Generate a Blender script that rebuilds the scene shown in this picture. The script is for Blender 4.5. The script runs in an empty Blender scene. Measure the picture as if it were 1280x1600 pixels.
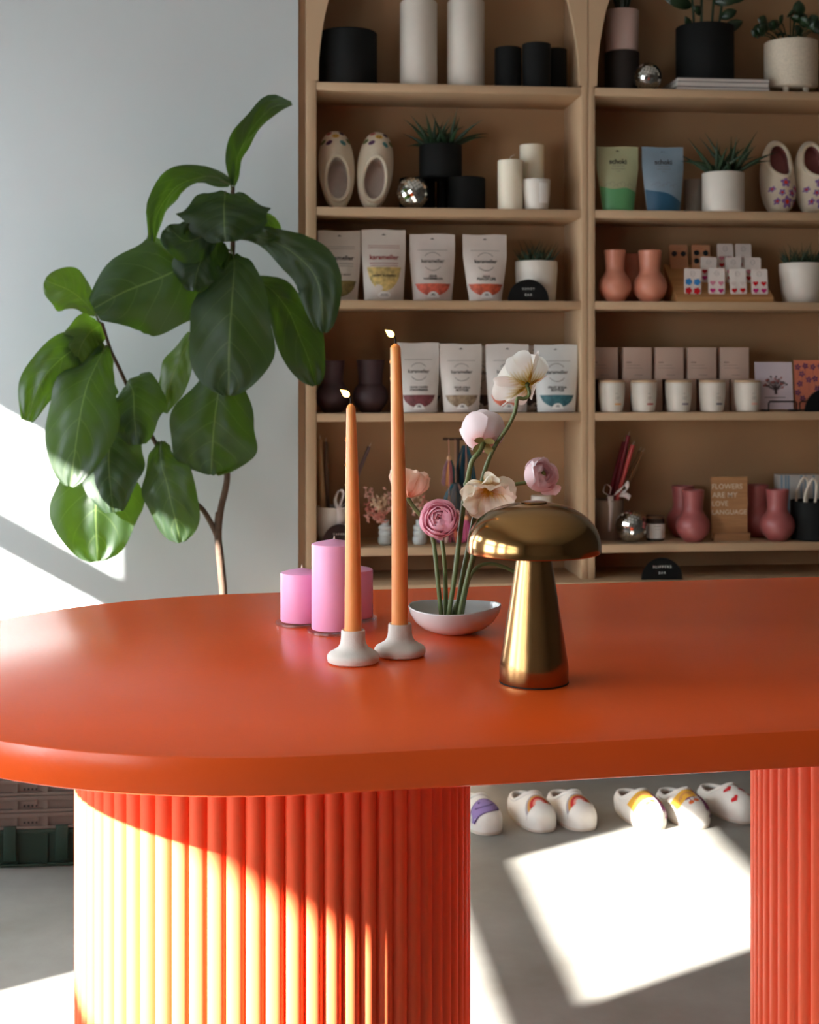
import bpy, bmesh, math, random
from mathutils import Vector, Matrix, noise
from mathutils.bvhtree import BVHTree
R = math.radians
PI = math.pi
SC = bpy.context.scene
COL = SC.collection
rnd = random.Random(7)

# ------------------------------------------------------------------ camera model
F, PX, PY, HC, YAW = 2200.0, 640.0, 570.0, 1.30, R(5.84)
CY, SY = math.cos(YAW), math.sin(YAW)
TZ0 = 0.92            # table top height
YS = 4.45             # front plane of the shelving


def ray(px, py):
    a, b = (px - PX) / F, (PY - py) / F
    return Vector((a * CY + SY, -a * SY + CY, b))


def W(px, py, Y):
    d = ray(px, py)
    return Vector((0, 0, HC)) + d * (Y / d.y)


def onz(px, py, z):
    d = ray(px, py)
    return Vector((0, 0, HC)) + d * ((z - HC) / d.z)


def dep(p):
    return p[0] * SY + p[1] * CY


def tab(px, py):
    return onz(px, py, TZ0)


# ------------------------------------------------------------------ materials
def lin(c):
    return tuple(((v / 255) / 12.92 if v / 255 <= 0.04045 else (((v / 255) + 0.055) / 1.055) ** 2.4) for v in c) + (1,)


MATS = {}


def mat(name, c, rough=0.5, metal=0.0, var=0.0, vscale=20.0, bump=0.0, bscale=200.0, sss=0.0, coat=0.0, spec=0.5,
        trans=0.0, sheen=0.0, c2=None, stretch=None, aniso=0.0):
    if name in MATS:
        return MATS[name]
    m = bpy.data.materials.new(name)
    m.use_nodes = True
    nt = m.node_tree
    N, L = nt.nodes, nt.links
    b = N['Principled BSDF']
    col = lin(c)
    b.inputs['Base Color'].default_value = col
    b.inputs['Roughness'].default_value = rough
    b.inputs['Metallic'].default_value = metal
    b.inputs['Specular IOR Level'].default_value = spec
    b.inputs['Coat Weight'].default_value = coat
    b.inputs['Transmission Weight'].default_value = trans
    b.inputs['Anisotropic'].default_value = aniso
    if sheen:
        b.inputs['Sheen Weight'].default_value = sheen
    if sss:
        b.inputs['Subsurface Weight'].default_value = sss
        b.inputs['Subsurface Radius'].default_value = (0.012, 0.006, 0.004)
        b.inputs['Subsurface Scale'].default_value = 1.0
    if var or bump:
        tc = N.new('ShaderNodeTexCoord')
        mp = N.new('ShaderNodeMapping')
        L.new(tc.outputs['Object'], mp.inputs['Vector'])
        if stretch:
            mp.inputs['Scale'].default_value = stretch
    if var:
        nz = N.new('ShaderNodeTexNoise')
        nz.inputs['Scale'].default_value = vscale
        nz.inputs['Detail'].default_value = 6
        L.new(mp.outputs['Vector'], nz.inputs['Vector'])
        mx = N.new('ShaderNodeMix')
        mx.data_type = 'RGBA'
        d = lin(c2) if c2 else tuple(v * (1 - var) for v in col[:3]) + (1,)
        mx.inputs[6].default_value = col
        mx.inputs[7].default_value = d
        rp = N.new('ShaderNodeValToRGB')
        rp.color_ramp.elements[0].position = 0.35
        rp.color_ramp.elements[1].position = 0.7
        L.new(nz.outputs['Fac'], rp.inputs['Fac'])
        L.new(rp.outputs['Color'], mx.inputs[0])
        L.new(mx.outputs[2], b.inputs['Base Color'])
    if bump:
        nb = N.new('ShaderNodeTexNoise')
        nb.inputs['Scale'].default_value = bscale
        nb.inputs['Detail'].default_value = 4
        L.new(mp.outputs['Vector'], nb.inputs['Vector'])
        bp = N.new('ShaderNodeBump')
        bp.inputs['Strength'].default_value = bump
        bp.inputs['Distance'].default_value = 0.002
        L.new(nb.outputs['Fac'], bp.inputs['Height'])
        L.new(bp.outputs['Normal'], b.inputs['Normal'])
    MATS[name] = m
    return m


def thin_mat(name, c, tr, rough=0.45, c_base=None, spec=0.3):
    """petal: principled mixed with translucent; c_base colours the foot of the petal (uv.y)"""
    m = bpy.data.materials.new(name)
    m.use_nodes = True
    nt = m.node_tree
    N, L = nt.nodes, nt.links
    b = N['Principled BSDF']
    b.inputs['Roughness'].default_value = rough
    b.inputs['Specular IOR Level'].default_value = spec
    t = N.new('ShaderNodeBsdfTranslucent')
    mx = N.new('ShaderNodeMixShader')
    mx.inputs[0].default_value = tr
    if c_base:
        uv = N.new('ShaderNodeUVMap')
        sp = N.new('ShaderNodeSeparateXYZ')
        rp = N.new('ShaderNodeValToRGB')
        L.new(uv.outputs['UV'], sp.inputs[0])
        # vein modulation
        wv = N.new('ShaderNodeMath'); wv.operation = 'MULTIPLY_ADD'
        sn = N.new('ShaderNodeMath'); sn.operation = 'SINE'
        ml = N.new('ShaderNodeMath'); ml.operation = 'MULTIPLY'; ml.inputs[1].default_value = 70
        L.new(sp.outputs[0], ml.inputs[0]); L.new(ml.outputs[0], sn.inputs[0])
        L.new(sn.outputs[0], wv.inputs[0]); wv.inputs[1].default_value = 0.06
        L.new(sp.outputs[1], wv.inputs[2])
        e = rp.color_ramp.elements
        e[0].position = 0.02; e[0].color = lin(c_base)
        e[1].position = 0.42; e[1].color = lin(c)
        L.new(wv.outputs[0], rp.inputs['Fac'])
        L.new(rp.outputs['Color'], b.inputs['Base Color'])
        L.new(rp.outputs['Color'], t.inputs['Color'])
    else:
        b.inputs['Base Color'].default_value = lin(c)
        t.inputs['Color'].default_value = lin(c)
    out = N['Material Output']
    L.new(b.outputs[0], mx.inputs[1]); L.new(t.outputs[0], mx.inputs[2]); L.new(mx.outputs[0], out.inputs['Surface'])
    return m


def leaf_mat(name, c, cv, tr=0.25, rough=0.42):
    m = bpy.data.materials.new(name)
    m.use_nodes = True
    nt = m.node_tree
    N, L = nt.nodes, nt.links
    b = N['Principled BSDF']
    b.inputs['Roughness'].default_value = rough
    b.inputs['Specular IOR Level'].default_value = 0.35
    uv = N.new('ShaderNodeUVMap')
    sp = N.new('ShaderNodeSeparateXYZ')
    L.new(uv.outputs['UV'], sp.inputs[0])

    def M(op, a, bb=None, cc=None):
        n = N.new('ShaderNodeMath'); n.operation = op
        for i, v in enumerate((a, bb, cc)):
            if v is None:
                continue
            if isinstance(v, (int, float)):
                n.inputs[i].default_value = v
            else:
                L.new(v, n.inputs[i])
        return n.outputs[0]
    u = M('ABSOLUTE', M('MULTIPLY_ADD', sp.outputs[0], 2.0, -1.0))
    v = sp.outputs[1]
    mid = M('LESS_THAN', u, 0.02)
    s = M('MULTIPLY_ADD', M('POWER', u, 1.3), -0.30, v)
    fr = M('ABSOLUTE', M('SUBTRACT', M('FRACT', M('MULTIPLY', s, 6.5)), 0.5))
    side = M('LESS_THAN', fr, M('MULTIPLY_ADD', u, -0.03, 0.04))
    vein = M('MAXIMUM', mid, M('MULTIPLY', side, 0.35))
    nz = N.new('ShaderNodeTexNoise'); nz.inputs['Scale'].default_value = 6
    tc = N.new('ShaderNodeTexCoord'); L.new(tc.outputs['Object'], nz.inputs['Vector'])
    m0 = N.new('ShaderNodeMix'); m0.data_type = 'RGBA'
    m0.inputs[6].default_value = lin(c)
    m0.inputs[7].default_value = lin(tuple(min(255, x * 1.22) for x in c))
    L.new(nz.outputs['Fac'], m0.inputs[0])
    m1 = N.new('ShaderNodeMix'); m1.data_type = 'RGBA'
    L.new(vein, m1.inputs[0]); L.new(m0.outputs[2], m1.inputs[6]); m1.inputs[7].default_value = lin(cv)
    L.new(m1.outputs[2], b.inputs['Base Color'])
    bp = N.new('ShaderNodeBump'); bp.inputs['Strength'].default_value = 0.5; bp.inputs['Distance'].default_value = 0.004
    bp.invert = True
    L.new(M('MAXIMUM', mid, side), bp.inputs['Height']); L.new(bp.outputs['Normal'], b.inputs['Normal'])
    t = N.new('ShaderNodeBsdfTranslucent')
    t.inputs['Color'].default_value = lin((120, 165, 40))
    mx = N.new('ShaderNodeMixShader'); mx.inputs[0].default_value = tr
    out = N['Material Output']
    L.new(b.outputs[0], mx.inputs[1]); L.new(t.outputs[0], mx.inputs[2]); L.new(mx.outputs[0], out.inputs['Surface'])
    return m


def emit_mat(name, c, s):
    m = bpy.data.materials.new(name)
    m.use_nodes = True
    N, L = m.node_tree.nodes, m.node_tree.links
    N.remove(N['Principled BSDF'])
    e = N.new('ShaderNodeEmission')
    e.inputs['Color'].default_value = lin(c)
    e.inputs['Strength'].default_value = s
    L.new(e.outputs[0], N['Material Output'].inputs['Surface'])
    return m


def pane_mat():
    m = bpy.data.materials.new('window_pane')
    m.use_nodes = True
    N, L = m.node_tree.nodes, m.node_tree.links
    N.remove(N['Principled BSDF'])
    t = N.new('ShaderNodeBsdfTransparent'); g = N.new('ShaderNodeBsdfGlossy'); g.inputs['Roughness'].default_value = 0.02
    mx = N.new('ShaderNodeMixShader'); mx.inputs[0].default_value = 0.06
    L.new(t.outputs[0], mx.inputs[1]); L.new(g.outputs[0], mx.inputs[2])
    L.new(mx.outputs[0], N['Material Output'].inputs['Surface'])
    return m


def wood_mat(name, c1, c2, scale=(3, 60, 60), rough=0.55):
    m = bpy.data.materials.new(name)
    m.use_nodes = True
    N, L = m.node_tree.nodes, m.node_tree.links
    b = N['Principled BSDF']; b.inputs['Roughness'].default_value = rough
    tc = N.new('ShaderNodeTexCoord'); mp = N.new('ShaderNodeMapping'); mp.inputs['Scale'].default_value = scale
    nz = N.new('ShaderNodeTexNoise'); nz.inputs['Scale'].default_value = 3; nz.inputs['Detail'].default_value = 5
    rp = N.new('ShaderNodeValToRGB'); rp.color_ramp.elements[0].color = lin(c1); rp.color_ramp.elements[1].color = lin(c2)
    rp.color_ramp.elements[0].position = 0.3; rp.color_ramp.elements[1].position = 0.72
    L.new(tc.outputs['Object'], mp.inputs[0]); L.new(mp.outputs[0], nz.inputs['Vector'])
    L.new(nz.outputs['Fac'], rp.inputs['Fac']); L.new(rp.outputs['Color'], b.inputs['Base Color'])
    return m


def concrete_mat():
    m = bpy.data.materials.new('concrete_floor')
    m.use_nodes = True
    N, L = m.node_tree.nodes, m.node_tree.links
    b = N['Principled BSDF']; b.inputs['Roughness'].default_value = 0.55
    tc = N.new('ShaderNodeTexCoord')
    n1 = N.new('ShaderNodeTexNoise'); n1.inputs['Scale'].default_value = 2.2; n1.inputs['Detail'].default_value = 9
    n1.inputs['Roughness'].default_value = 0.6
    L.new(tc.outputs['Object'], n1.inputs['Vector'])
    rp = N.new('ShaderNodeValToRGB')
    rp.color_ramp.elements[0].color = lin((124, 121, 113)); rp.color_ramp.elements[1].color = lin((158, 157, 151))
    rp.color_ramp.elements[0].position = 0.3; rp.color_ramp.elements[1].position = 0.7
    L.new(n1.outputs['Fac'], rp.inputs['Fac'])
    n2 = N.new('ShaderNodeTexNoise'); n2.inputs['Scale'].default_value = 7; n2.inputs['Detail'].default_value = 3
    L.new(tc.outputs['Object'], n2.inputs['Vector'])
    r2 = N.new('ShaderNodeValToRGB'); r2.color_ramp.elements[0].position = 0.70; r2.color_ramp.elements[1].position = 0.76
    L.new(n2.outputs['Fac'], r2.inputs['Fac'])
    mx = N.new('ShaderNodeMix'); mx.data_type = 'RGBA'
    L.new(r2.outputs['Color'], mx.inputs[0]); L.new(rp.outputs['Color'], mx.inputs[6]); mx.inputs[7].default_value = lin((128, 118, 102))
    L.new(mx.outputs[2], b.inputs['Base Color'])
    return m


# ------------------------------------------------------------------ mesh builder
class MB:
    def __init__(s):
        s.bm = bmesh.new()
        s.uv = s.bm.loops.layers.uv.new('UVMap')

    def box(s, x0, x1, y0, y1, z0, z1, bev=0.0, M=None):
        vs = [s.bm.verts.new((x, y, z)) for x in (x0, x1) for y in (y0, y1) for z in (z0, z1)]
        q = [(0, 1, 3, 2), (4, 6, 7, 5), (0, 4, 5, 1), (2, 3, 7, 6), (0, 2, 6, 4), (1, 5, 7, 3)]
        fs = [s.bm.faces.new([vs[i] for i in f]) for f in q]
        if bev:
            es = list({e for f in fs for e in f.edges})
            r = bmesh.ops.bevel(s.bm, geom=es, offset=bev, segments=2, profile=0.5, affect='EDGES')
            vs = list({v for f in r['faces'] for v in f.verts} | {v for v in vs if v.is_valid})
        if M is not None:
            bmesh.ops.transform(s.bm, matrix=M, verts=vs)
        return s

    def lathe(s, prof, c=(0, 0, 0), n=40, fn=None):
        rings = []
        for (r, z) in prof:
            if r < 1e-6:
                rings.append([s.bm.verts.new((c[0], c[1], c[2] + z))])
            else:
                ring = []
                for k in range(n):
                    a = 2 * PI * k / n
                    p = Vector((r * math.cos(a), r * math.sin(a), z))
                    if fn:
                        p = fn(p, a)
                    ring.append(s.bm.verts.new((c[0] + p.x, c[1] + p.y, c[2] + p.z)))
                rings.append(ring)
        for A, B in zip(rings[:-1], rings[1:]):
            if len(A) == 1 and len(B) == 1:
                continue
            for k in range(n):
                k2 = (k + 1) % n
                if len(A) == 1:
                    s.bm.faces.new((A[0], B[k2], B[k]))
                elif len(B) == 1:
                    s.bm.faces.new((A[k], A[k2], B[0]))
                else:
                    s.bm.faces.new((A[k], A[k2], B[k2], B[k]))
        return s

    def tube(s, pts, rad, n=10, closed=False):
        pts = [Vector(p) for p in pts]
        if isinstance(rad, (int, float)):
            rad = [rad] * len(pts)
        m = len(pts)
        T = []
        for i in range(m):
            a = pts[i - 1] if (i or closed) else pts[0]
            b = pts[(i + 1) % m] if (i < m - 1 or closed) else pts[-1]
            T.append((b - a).normalized())
        ref = Vector((0, 0, 1)) if abs(T[0].z) < 0.9 else Vector((1, 0, 0))
        nrm = (ref - T[0] * ref.dot(T[0])).normalized()
        rings = []
        for i in range(m):
            nrm = (nrm - T[i] * nrm.dot(T[i])).normalized()
            bn = T[i].cross(nrm)
            rings.append([s.bm.verts.new(pts[i] + (nrm * math.cos(2 * PI * k / n) + bn * math.sin(2 * PI * k / n)) * rad[i]) for k in range(n)])
        for i in range(m if closed else m - 1):
            A, B = rings[i], rings[(i + 1) % m]
            for k in range(n):
                s.bm.faces.new((A[k], A[(k + 1) % n], B[(k + 1) % n], B[k]))
        if not closed:
            s.bm.faces.new(list(reversed(rings[0])))
            s.bm.faces.new(rings[-1])
        return s

    def grid(s, fn, nu, nv, wrap=False):
        """fn(u,v) with u,v in 0..1"""
        vs = [[s.bm.verts.new(fn(i / nu, j / nv)) for j in range(nv + 1)] for i in range(nu if wrap else nu + 1)]
        for i in range(nu):
            i2 = (i + 1) % nu if wrap else i + 1
            for j in range(nv):
                try:
                    f = s.bm.faces.new((vs[i][j], vs[i2][j], vs[i2][j + 1], vs[i][j + 1]))
                except ValueError:
                    continue
                cc = ((i, j), (i + 1, j), (i + 1, j + 1), (i, j + 1))
                for l, (a, b) in zip(f.loops, cc):
                    l[s.uv].uv = (a / nu, b / nv)
        return vs

    def raw(s, vs, fs, fn=None):
        V_ = [s.bm.verts.new(fn(*v) if fn else v) for v in vs]
        for f in fs:
            try:
                s.bm.faces.new([V_[i] for i in f])
            except ValueError:
                pass
        return s

    def ball(s, c, r, n=12, m=8, sc=(1, 1, 1)):
        pr = [(r * math.sin(PI * k / m), -r * math.cos(PI * k / m)) for k in range(m + 1)]
        pr[0] = (0, -r); pr[-1] = (0, r)
        s.lathe(pr, c, n, fn=None)
        return s

    def prism(s, poly, y0, y1):
        """poly: (x,z) outline extruded along y"""
        A = [s.bm.verts.new((x, y0, z)) for x, z in poly]
        B = [s.bm.verts.new((x, y1, z)) for x, z in poly]
        s.bm.faces.new(A); s.bm.faces.new(list(reversed(B)))
        n = len(poly)
        for k in range(n):
            s.bm.faces.new((A[k], B[k], B[(k + 1) % n], A[(k + 1) % n]))
        return s

    def mesh(s, name, normals=True):
        if normals:
            bmesh.ops.recalc_face_normals(s.bm, faces=s.bm.faces[:])
        me = bpy.data.meshes.new(name)
        s.bm.to_mesh(me)
        s.bm.free()
        return me

    def build(s, name, m, parent=None, smooth=True, loc=None, sharp=None, normals=True):
        me = s.mesh(name, normals)
        me.materials.append(m)
        if smooth:
            me.shade_smooth()
            me.set_sharp_from_angle(angle=R(38 if sharp is None else sharp))
        o = bpy.data.objects.new(name, me)
        COL.objects.link(o)
        if parent:
            o.parent = parent
        if loc is not None:
            o.location = loc
        return o


def tag(o, label=None, cat=None, group=None, kind=None):
    if label:
        o['label'] = label
    if cat:
        o['category'] = cat
    if group:
        o['group'] = group
    if kind:
        o['kind'] = kind
    return o


def thing(name, label, cat, loc=(0, 0, 0), rz=0.0, group=None):
    o = bpy.data.objects.new(name, None)
    o.empty_display_size = 0.05
    COL.objects.link(o)
    o.location = loc
    o.rotation_euler = (0, 0, rz)
    return tag(o, label, cat, group)


def struct(o):
    o['kind'] = 'structure'
    return o


def dup(root, label, loc, rz=None, group=None):
    r = root.copy()
    COL.objects.link(r)
    r.location = loc
    if rz is not None:
        r.rotation_euler = (root.rotation_euler[0], root.rotation_euler[1], rz)
    r['label'] = label
    if group:
        r['group'] = group
    for ch in root.children:
        c = ch.copy(); COL.objects.link(c); c.parent = r
        for g in ch.children:
            d = g.copy(); COL.objects.link(d); d.parent = c
    return r


def text2d(s, size, width=None, bold=0.0):
    cu = bpy.data.curves.new('lettering', 'FONT')
    cu.body = s
    cu.size = size
    cu.align_x = 'CENTER'
    cu.align_y = 'CENTER'
    cu.resolution_u = 3
    cu.offset = bold
    cu.space_line = 1.0
    o = bpy.data.objects.new('lettering', cu)
    COL.objects.link(o)
    dg = bpy.context.evaluated_depsgraph_get()
    me = o.evaluated_get(dg).to_mesh()
    vs = [(v.co.x, v.co.y) for v in me.vertices]
    fs = [tuple(p.vertices) for p in me.polygons]
    o.evaluated_get(dg).to_mesh_clear()
    bpy.data.objects.remove(o)
    bpy.data.curves.remove(cu)
    if width and vs:
        w = max(v[0] for v in vs) - min(v[0] for v in vs)
        k = width / w
        vs = [(x * k, y * k) for x, y in vs]
    return vs, fs


def disc2d(cx, cy, rx, ry=None, n=20, rot=0.0, fn=None):
    ry = ry or rx
    vs = [(cx, cy)]
    fs = []
    c, s_ = math.cos(rot), math.sin(rot)
    for j in (0.5, 1.0):
        for k in range(n):
            a = 2 * PI * k / n
            q = fn(a) if fn else 1.0
            x, y = rx * j * q * math.cos(a), ry * j * q * math.sin(a)
            vs.append((cx + x * c - y * s_, cy + x * s_ + y * c))
    for k in range(n):
        k2 = (k + 1) % n
        fs.append((0, 1 + k, 1 + k2))
        fs.append((1 + k, 1 + n + k, 1 + n + k2, 1 + k2))
    return vs, fs


def band2d(cx, cy, r0, r1, a0, a1, n=14, ex=1.0, ey=1.0):
    vs, fs = [], []
    for k in range(n + 1):
        a = a0 + (a1 - a0) * k / n
        for r in (r0, r1):
            vs.append((cx + ex * r * math.cos(a), cy + ey * r * math.sin(a)))
    for k in range(n):
        fs.append((2 * k, 2 * k + 1, 2 * k + 3, 2 * k + 2))
    return vs, fs


def heart2d(cx, cy, r, n=24):
    vs, fs = [(cx, cy)], []
    for j in (0.5, 1.0):
        for k in range(n):
            t = 2 * PI * k / n
            x = 16 * math.sin(t) ** 3
            y = 13 * math.cos(t) - 5 * math.cos(2 * t) - 2 * math.cos(3 * t) - math.cos(4 * t)
            vs.append((cx + r * j * x / 16, cy + r * j * y / 16))
    for k in range(n):
        k2 = (k + 1) % n
        fs.append((0, 1 + k, 1 + k2)); fs.append((1 + k, 1 + n + k, 1 + n + k2, 1 + k2))
    return vs, fs


def rect2d(x0, x1, y0, y1, nx=6, ny=1):
    vs = [(x0 + (x1 - x0) * i / nx, y0 + (y1 - y0) * j / ny) for i in range(nx + 1) for j in range(ny + 1)]
    fs = [(i * (ny + 1) + j, (i + 1) * (ny + 1) + j, (i + 1) * (ny + 1) + j + 1, i * (ny + 1) + j + 1) for i in range(nx) for j in range(ny)]
    return vs, fs


def sh(s2, dx, dy):
    return [(x + dx, y + dy) for x, y in s2[0]], s2[1]


def smooth_path(pts, n=24):
    pts = [Vector(p) for p in pts]
    if len(pts) < 3:
        return [pts[0].lerp(pts[-1], k / n) for k in range(n + 1)]
    P = [pts[0] * 2 - pts[1]] + pts + [pts[-1] * 2 - pts[-2]]
    out = []
    m = len(pts) - 1
    for k in range(n + 1):
        t = k / n * m
        i = min(int(t), m - 1)
        f = t - i
        a, b, c, d = P[i], P[i + 1], P[i + 2], P[i + 3]
        out.append(0.5 * ((2 * b) + (c - a) * f + (2 * a - 5 * b + 4 * c - d) * f * f + (3 * b - a - 3 * c + d) * f ** 3))
    return out


# materials used widely
M_WALL = mat('white_paint', (194, 200, 200), 0.7, var=0.03, vscale=3, bump=0.08, bscale=150)
M_SHELF = mat('beige_paint', (192, 161, 127), 0.55, var=0.03, vscale=8, bump=0.05, bscale=120)
M_BACK = mat('shade_toned_back_panel', (172, 136, 98), 0.6, var=0.03, vscale=8, bump=0.05, bscale=120)  # shelf beige deepened: the shade inside the bays is put into this colour
M_FLOOR = concrete_mat()
M_ORANGE = mat('orange_lacquer', (244, 92, 30), 0.27, var=0.06, vscale=4, bump=0.10, bscale=140, spec=0.5)
M_ORANGE2 = mat('orange_satin_lacquer', (250, 108, 64), 0.5, bump=0.04, bscale=90)
M_BLACK = mat('black_ceramic', (24, 25, 25), 0.55, bump=0.05)
M_WHITEC = mat('white_ceramic', (214, 206, 194), 0.5, var=0.03, vscale=30)
M_CREAM = mat('cream_wax', (232, 222, 200), 0.5, sss=0.15)
M_INK = mat('dark_ink', (52, 46, 44), 0.7)
M_GREYINK = mat('grey_ink', (118, 112, 108), 0.7)
M_SIGN = mat('black_acrylic', (14, 15, 16), 0.3)
M_SIGNTXT = mat('white_lettering', (205, 205, 200), 0.6)
M_SOIL = mat('potting_soil', (45, 34, 27), 0.95, var=0.4, vscale=120, bump=0.6)

# ------------------------------------------------------------------ camera, world, sun
cam = bpy.data.cameras.new('camera')
cam.sensor_fit = 'VERTICAL'
cam.sensor_height = 36.0
cam.sensor_width = 28.8
cam.lens = F * 36.0 / 1600.0
cam.shift_y = -(800 - PY) / 1600.0
cam.clip_start = 0.02
cam.dof.use_dof = True
cam.dof.focus_distance = 1.9
cam.dof.aperture_fstop = 11.0
co = bpy.data.objects.new('camera', cam)
COL.objects.link(co)
co.location = (0, 0, HC)
co.rotation_euler = (R(90), 0, -YAW)
SC.camera = co

SAZ = R(29.0)
KZ = 0.575           # drop per metre of x
el = math.atan(KZ * math.cos(SAZ))
sd = Vector((math.cos(SAZ) * math.cos(el), math.sin(SAZ) * math.cos(el), -math.sin(el)))
sun = bpy.data.lights.new('sun', 'SUN')
sun.energy = 55.0
sun.angle = R(0.8)
sun.color = (1.0, 0.96, 0.91)
so = bpy.data.objects.new('sun', sun)
COL.objects.link(so)
so.location = (-6, -2, 6)
so.rotation_euler = sd.to_track_quat('-Z', 'Y').to_euler()

wd = bpy.data.worlds.new('sky')
SC.world = wd
wd.use_nodes = True
wd.node_tree.nodes['Background'].inputs['Color'].default_value = (0.84, 0.925, 1.0, 1)
wd.node_tree.nodes['Background'].inputs['Strength'].default_value = 12.5
SC.view_settings.view_transform = 'Standard'
SC.view_settings.look = 'None'
SC.view_settings.gamma = 1.0
SC.view_settings.exposure = 0.42
SC.cycles.max_bounces = 10
SC.cycles.diffuse_bounces = 5
SC.cycles.transparent_max_bounces = 12
SC.cycles.caustics_reflective = False
SC.cycles.caustics_refractive = False
SC.cycles.sample_clamp_indirect = 6.0

# ------------------------------------------------------------------ room
XL, XR, YR, YB, ZC = -2.0, 4.2, -3.2, 4.80, 3.3
T = 0.15
MB().box(XL - T, XR + T, YR - T, YB + T, -0.1, 0).build('floor', M_FLOOR, smooth=False)['kind'] = 'structure'
MB().box(XL - T, XR + T, YR - T, YB + T, ZC, ZC + 0.1).build('ceiling', mat('ceiling_paint', (190, 184, 176), 0.8), smooth=False)['kind'] = 'structure'


def yp(p):
    return (p - 2.0 * math.sin(SAZ)) / math.cos(SAZ)


Z0, Z1, ZT0, ZT1 = 0.78, 1.935, 1.462, 1.545
OPEN = [(-1.25, 0.10, Z0), (yp(1.33) - 0.083, yp(1.80), Z0), (yp(2.15) - 0.083, yp(2.882), Z0), (yp(3.52) - 0.083, yp(3.86), ZT1), (yp(4.115) - 0.083, 4.36, Z0)]
b = MB()
edges = [YR - T] + [v for o in OPEN for v in o[:2]] + [YB + T]
for a, c in zip(edges[0::2], edges[1::2]):
    b.box(XL - T, XL, a, c, 0, ZC)
for a, c, zl in OPEN:
    b.box(XL - T, XL, a, c, 0, zl)
    b.box(XL - T, XL, a, c, Z1, ZC)
struct(b.build('wall_left', M_WALL, smooth=False))
M_FRAME = mat('black_window_frame', (60, 60, 60), 0.5)
PANE = pane_mat()
for i, (a, c, zl) in enumerate(OPEN):
    wn = MB()
    if zl < ZT0:
        wn.box(XL - 0.09, XL - 0.03, a, c, ZT0, ZT1)
    wn.box(XL - 0.09, XL - 0.03, a, a + 0.004, zl, Z1).box(XL - 0.09, XL - 0.03, c - 0.004, c, zl, Z1)
    wo = struct(wn.build('window_%d' % (i + 1), M_FRAME, smooth=False))
    MB().box(XL - 0.062, XL - 0.058, a + 0.004, c - 0.004, zl, Z1).build('pane', PANE, wo, smooth=False)
    pl = bpy.data.lights.new('daylight', 'AREA')
    pl.shape = 'RECTANGLE'
    pl.size = Z1 - zl
    pl.size_y = c - a
    pl.cycles.is_portal = True
    po = bpy.data.objects.new('daylight', pl)
    COL.objects.link(po)
    po.location = (XL - 0.12, (a + c) / 2, (zl + Z1) / 2)
    po.rotation_euler = (0, R(-90), 0)

struct(MB().box(XR, XR + T, YR - T, YB + T, 0, ZC).build('wall_right', mat('taupe_paint', (80, 70, 60), 0.8), smooth=False))
b = MB()
b.box(XL - T, XR + T, YR - T, YR, 0, ZC)
struct(b.build('wall_rear', mat('brown_paint', (140, 130, 120), 0.8), smooth=False))

XWE = W(466, 400, YS).x       # right end of the white wall
b = MB()
b.box(XL - T, XWE, YS, YB + T, 0, ZC)
b.box(XWE, XR + T, YB, YB + T, 0, ZC)
struct(b.build('wall_back', M_WALL, smooth=False))
X478, X494, X908, X919, X930 = [W(v, 400, YS).x for v in (478, 494.5, 908.5, 919, 930)]
struct(MB().box(XWE, X478 - 0.0005, YS + 0.03, YS + 0.05, 0, 3.0).build('trim_1', M_SHELF, smooth=False))
struct(MB().box(XL, XWE - 0.1, YS - 0.014, YS, 0, 0.10).build('baseboard_back', mat('white_trim', (215, 216, 212), 0.5), smooth=False))

struct(MB().box(-4.89, XL - T - 0.01, -1.65, -1.5, 0, 4.5).build('wall_sun_blocker', mat('sun_blocker_render', (190, 186, 180), 0.8), smooth=False))  # unseen wall, added to keep sun off the first window but admit skylight

# ------------------------------------------------------------------ shelving
def zfront(px, py):
    return W(px, py, YS).z


ZS = [sum(zfront(*p) for p in q) / len(q) for q in (
    ((495, 127.2), (910, 135), (932, 137.0), (1278, 145)),
    ((495, 323), (910, 327.5), (932, 328.4), (1275, 331.5)),
    ((520, 470), (910, 470.4), (932, 469.9), (1280, 472)),
    ((495, 646), (910, 644.4), (1280, 644)),
    ((565, 857), (932, 851.5), (1280, 846.4)))]
ZLEDGE = zfront(912, 905)
BW = X908 - X494
STH = 0.026
DEP = 0.262
XR1 = X930 + BW
ZTOP = 3.05


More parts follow.
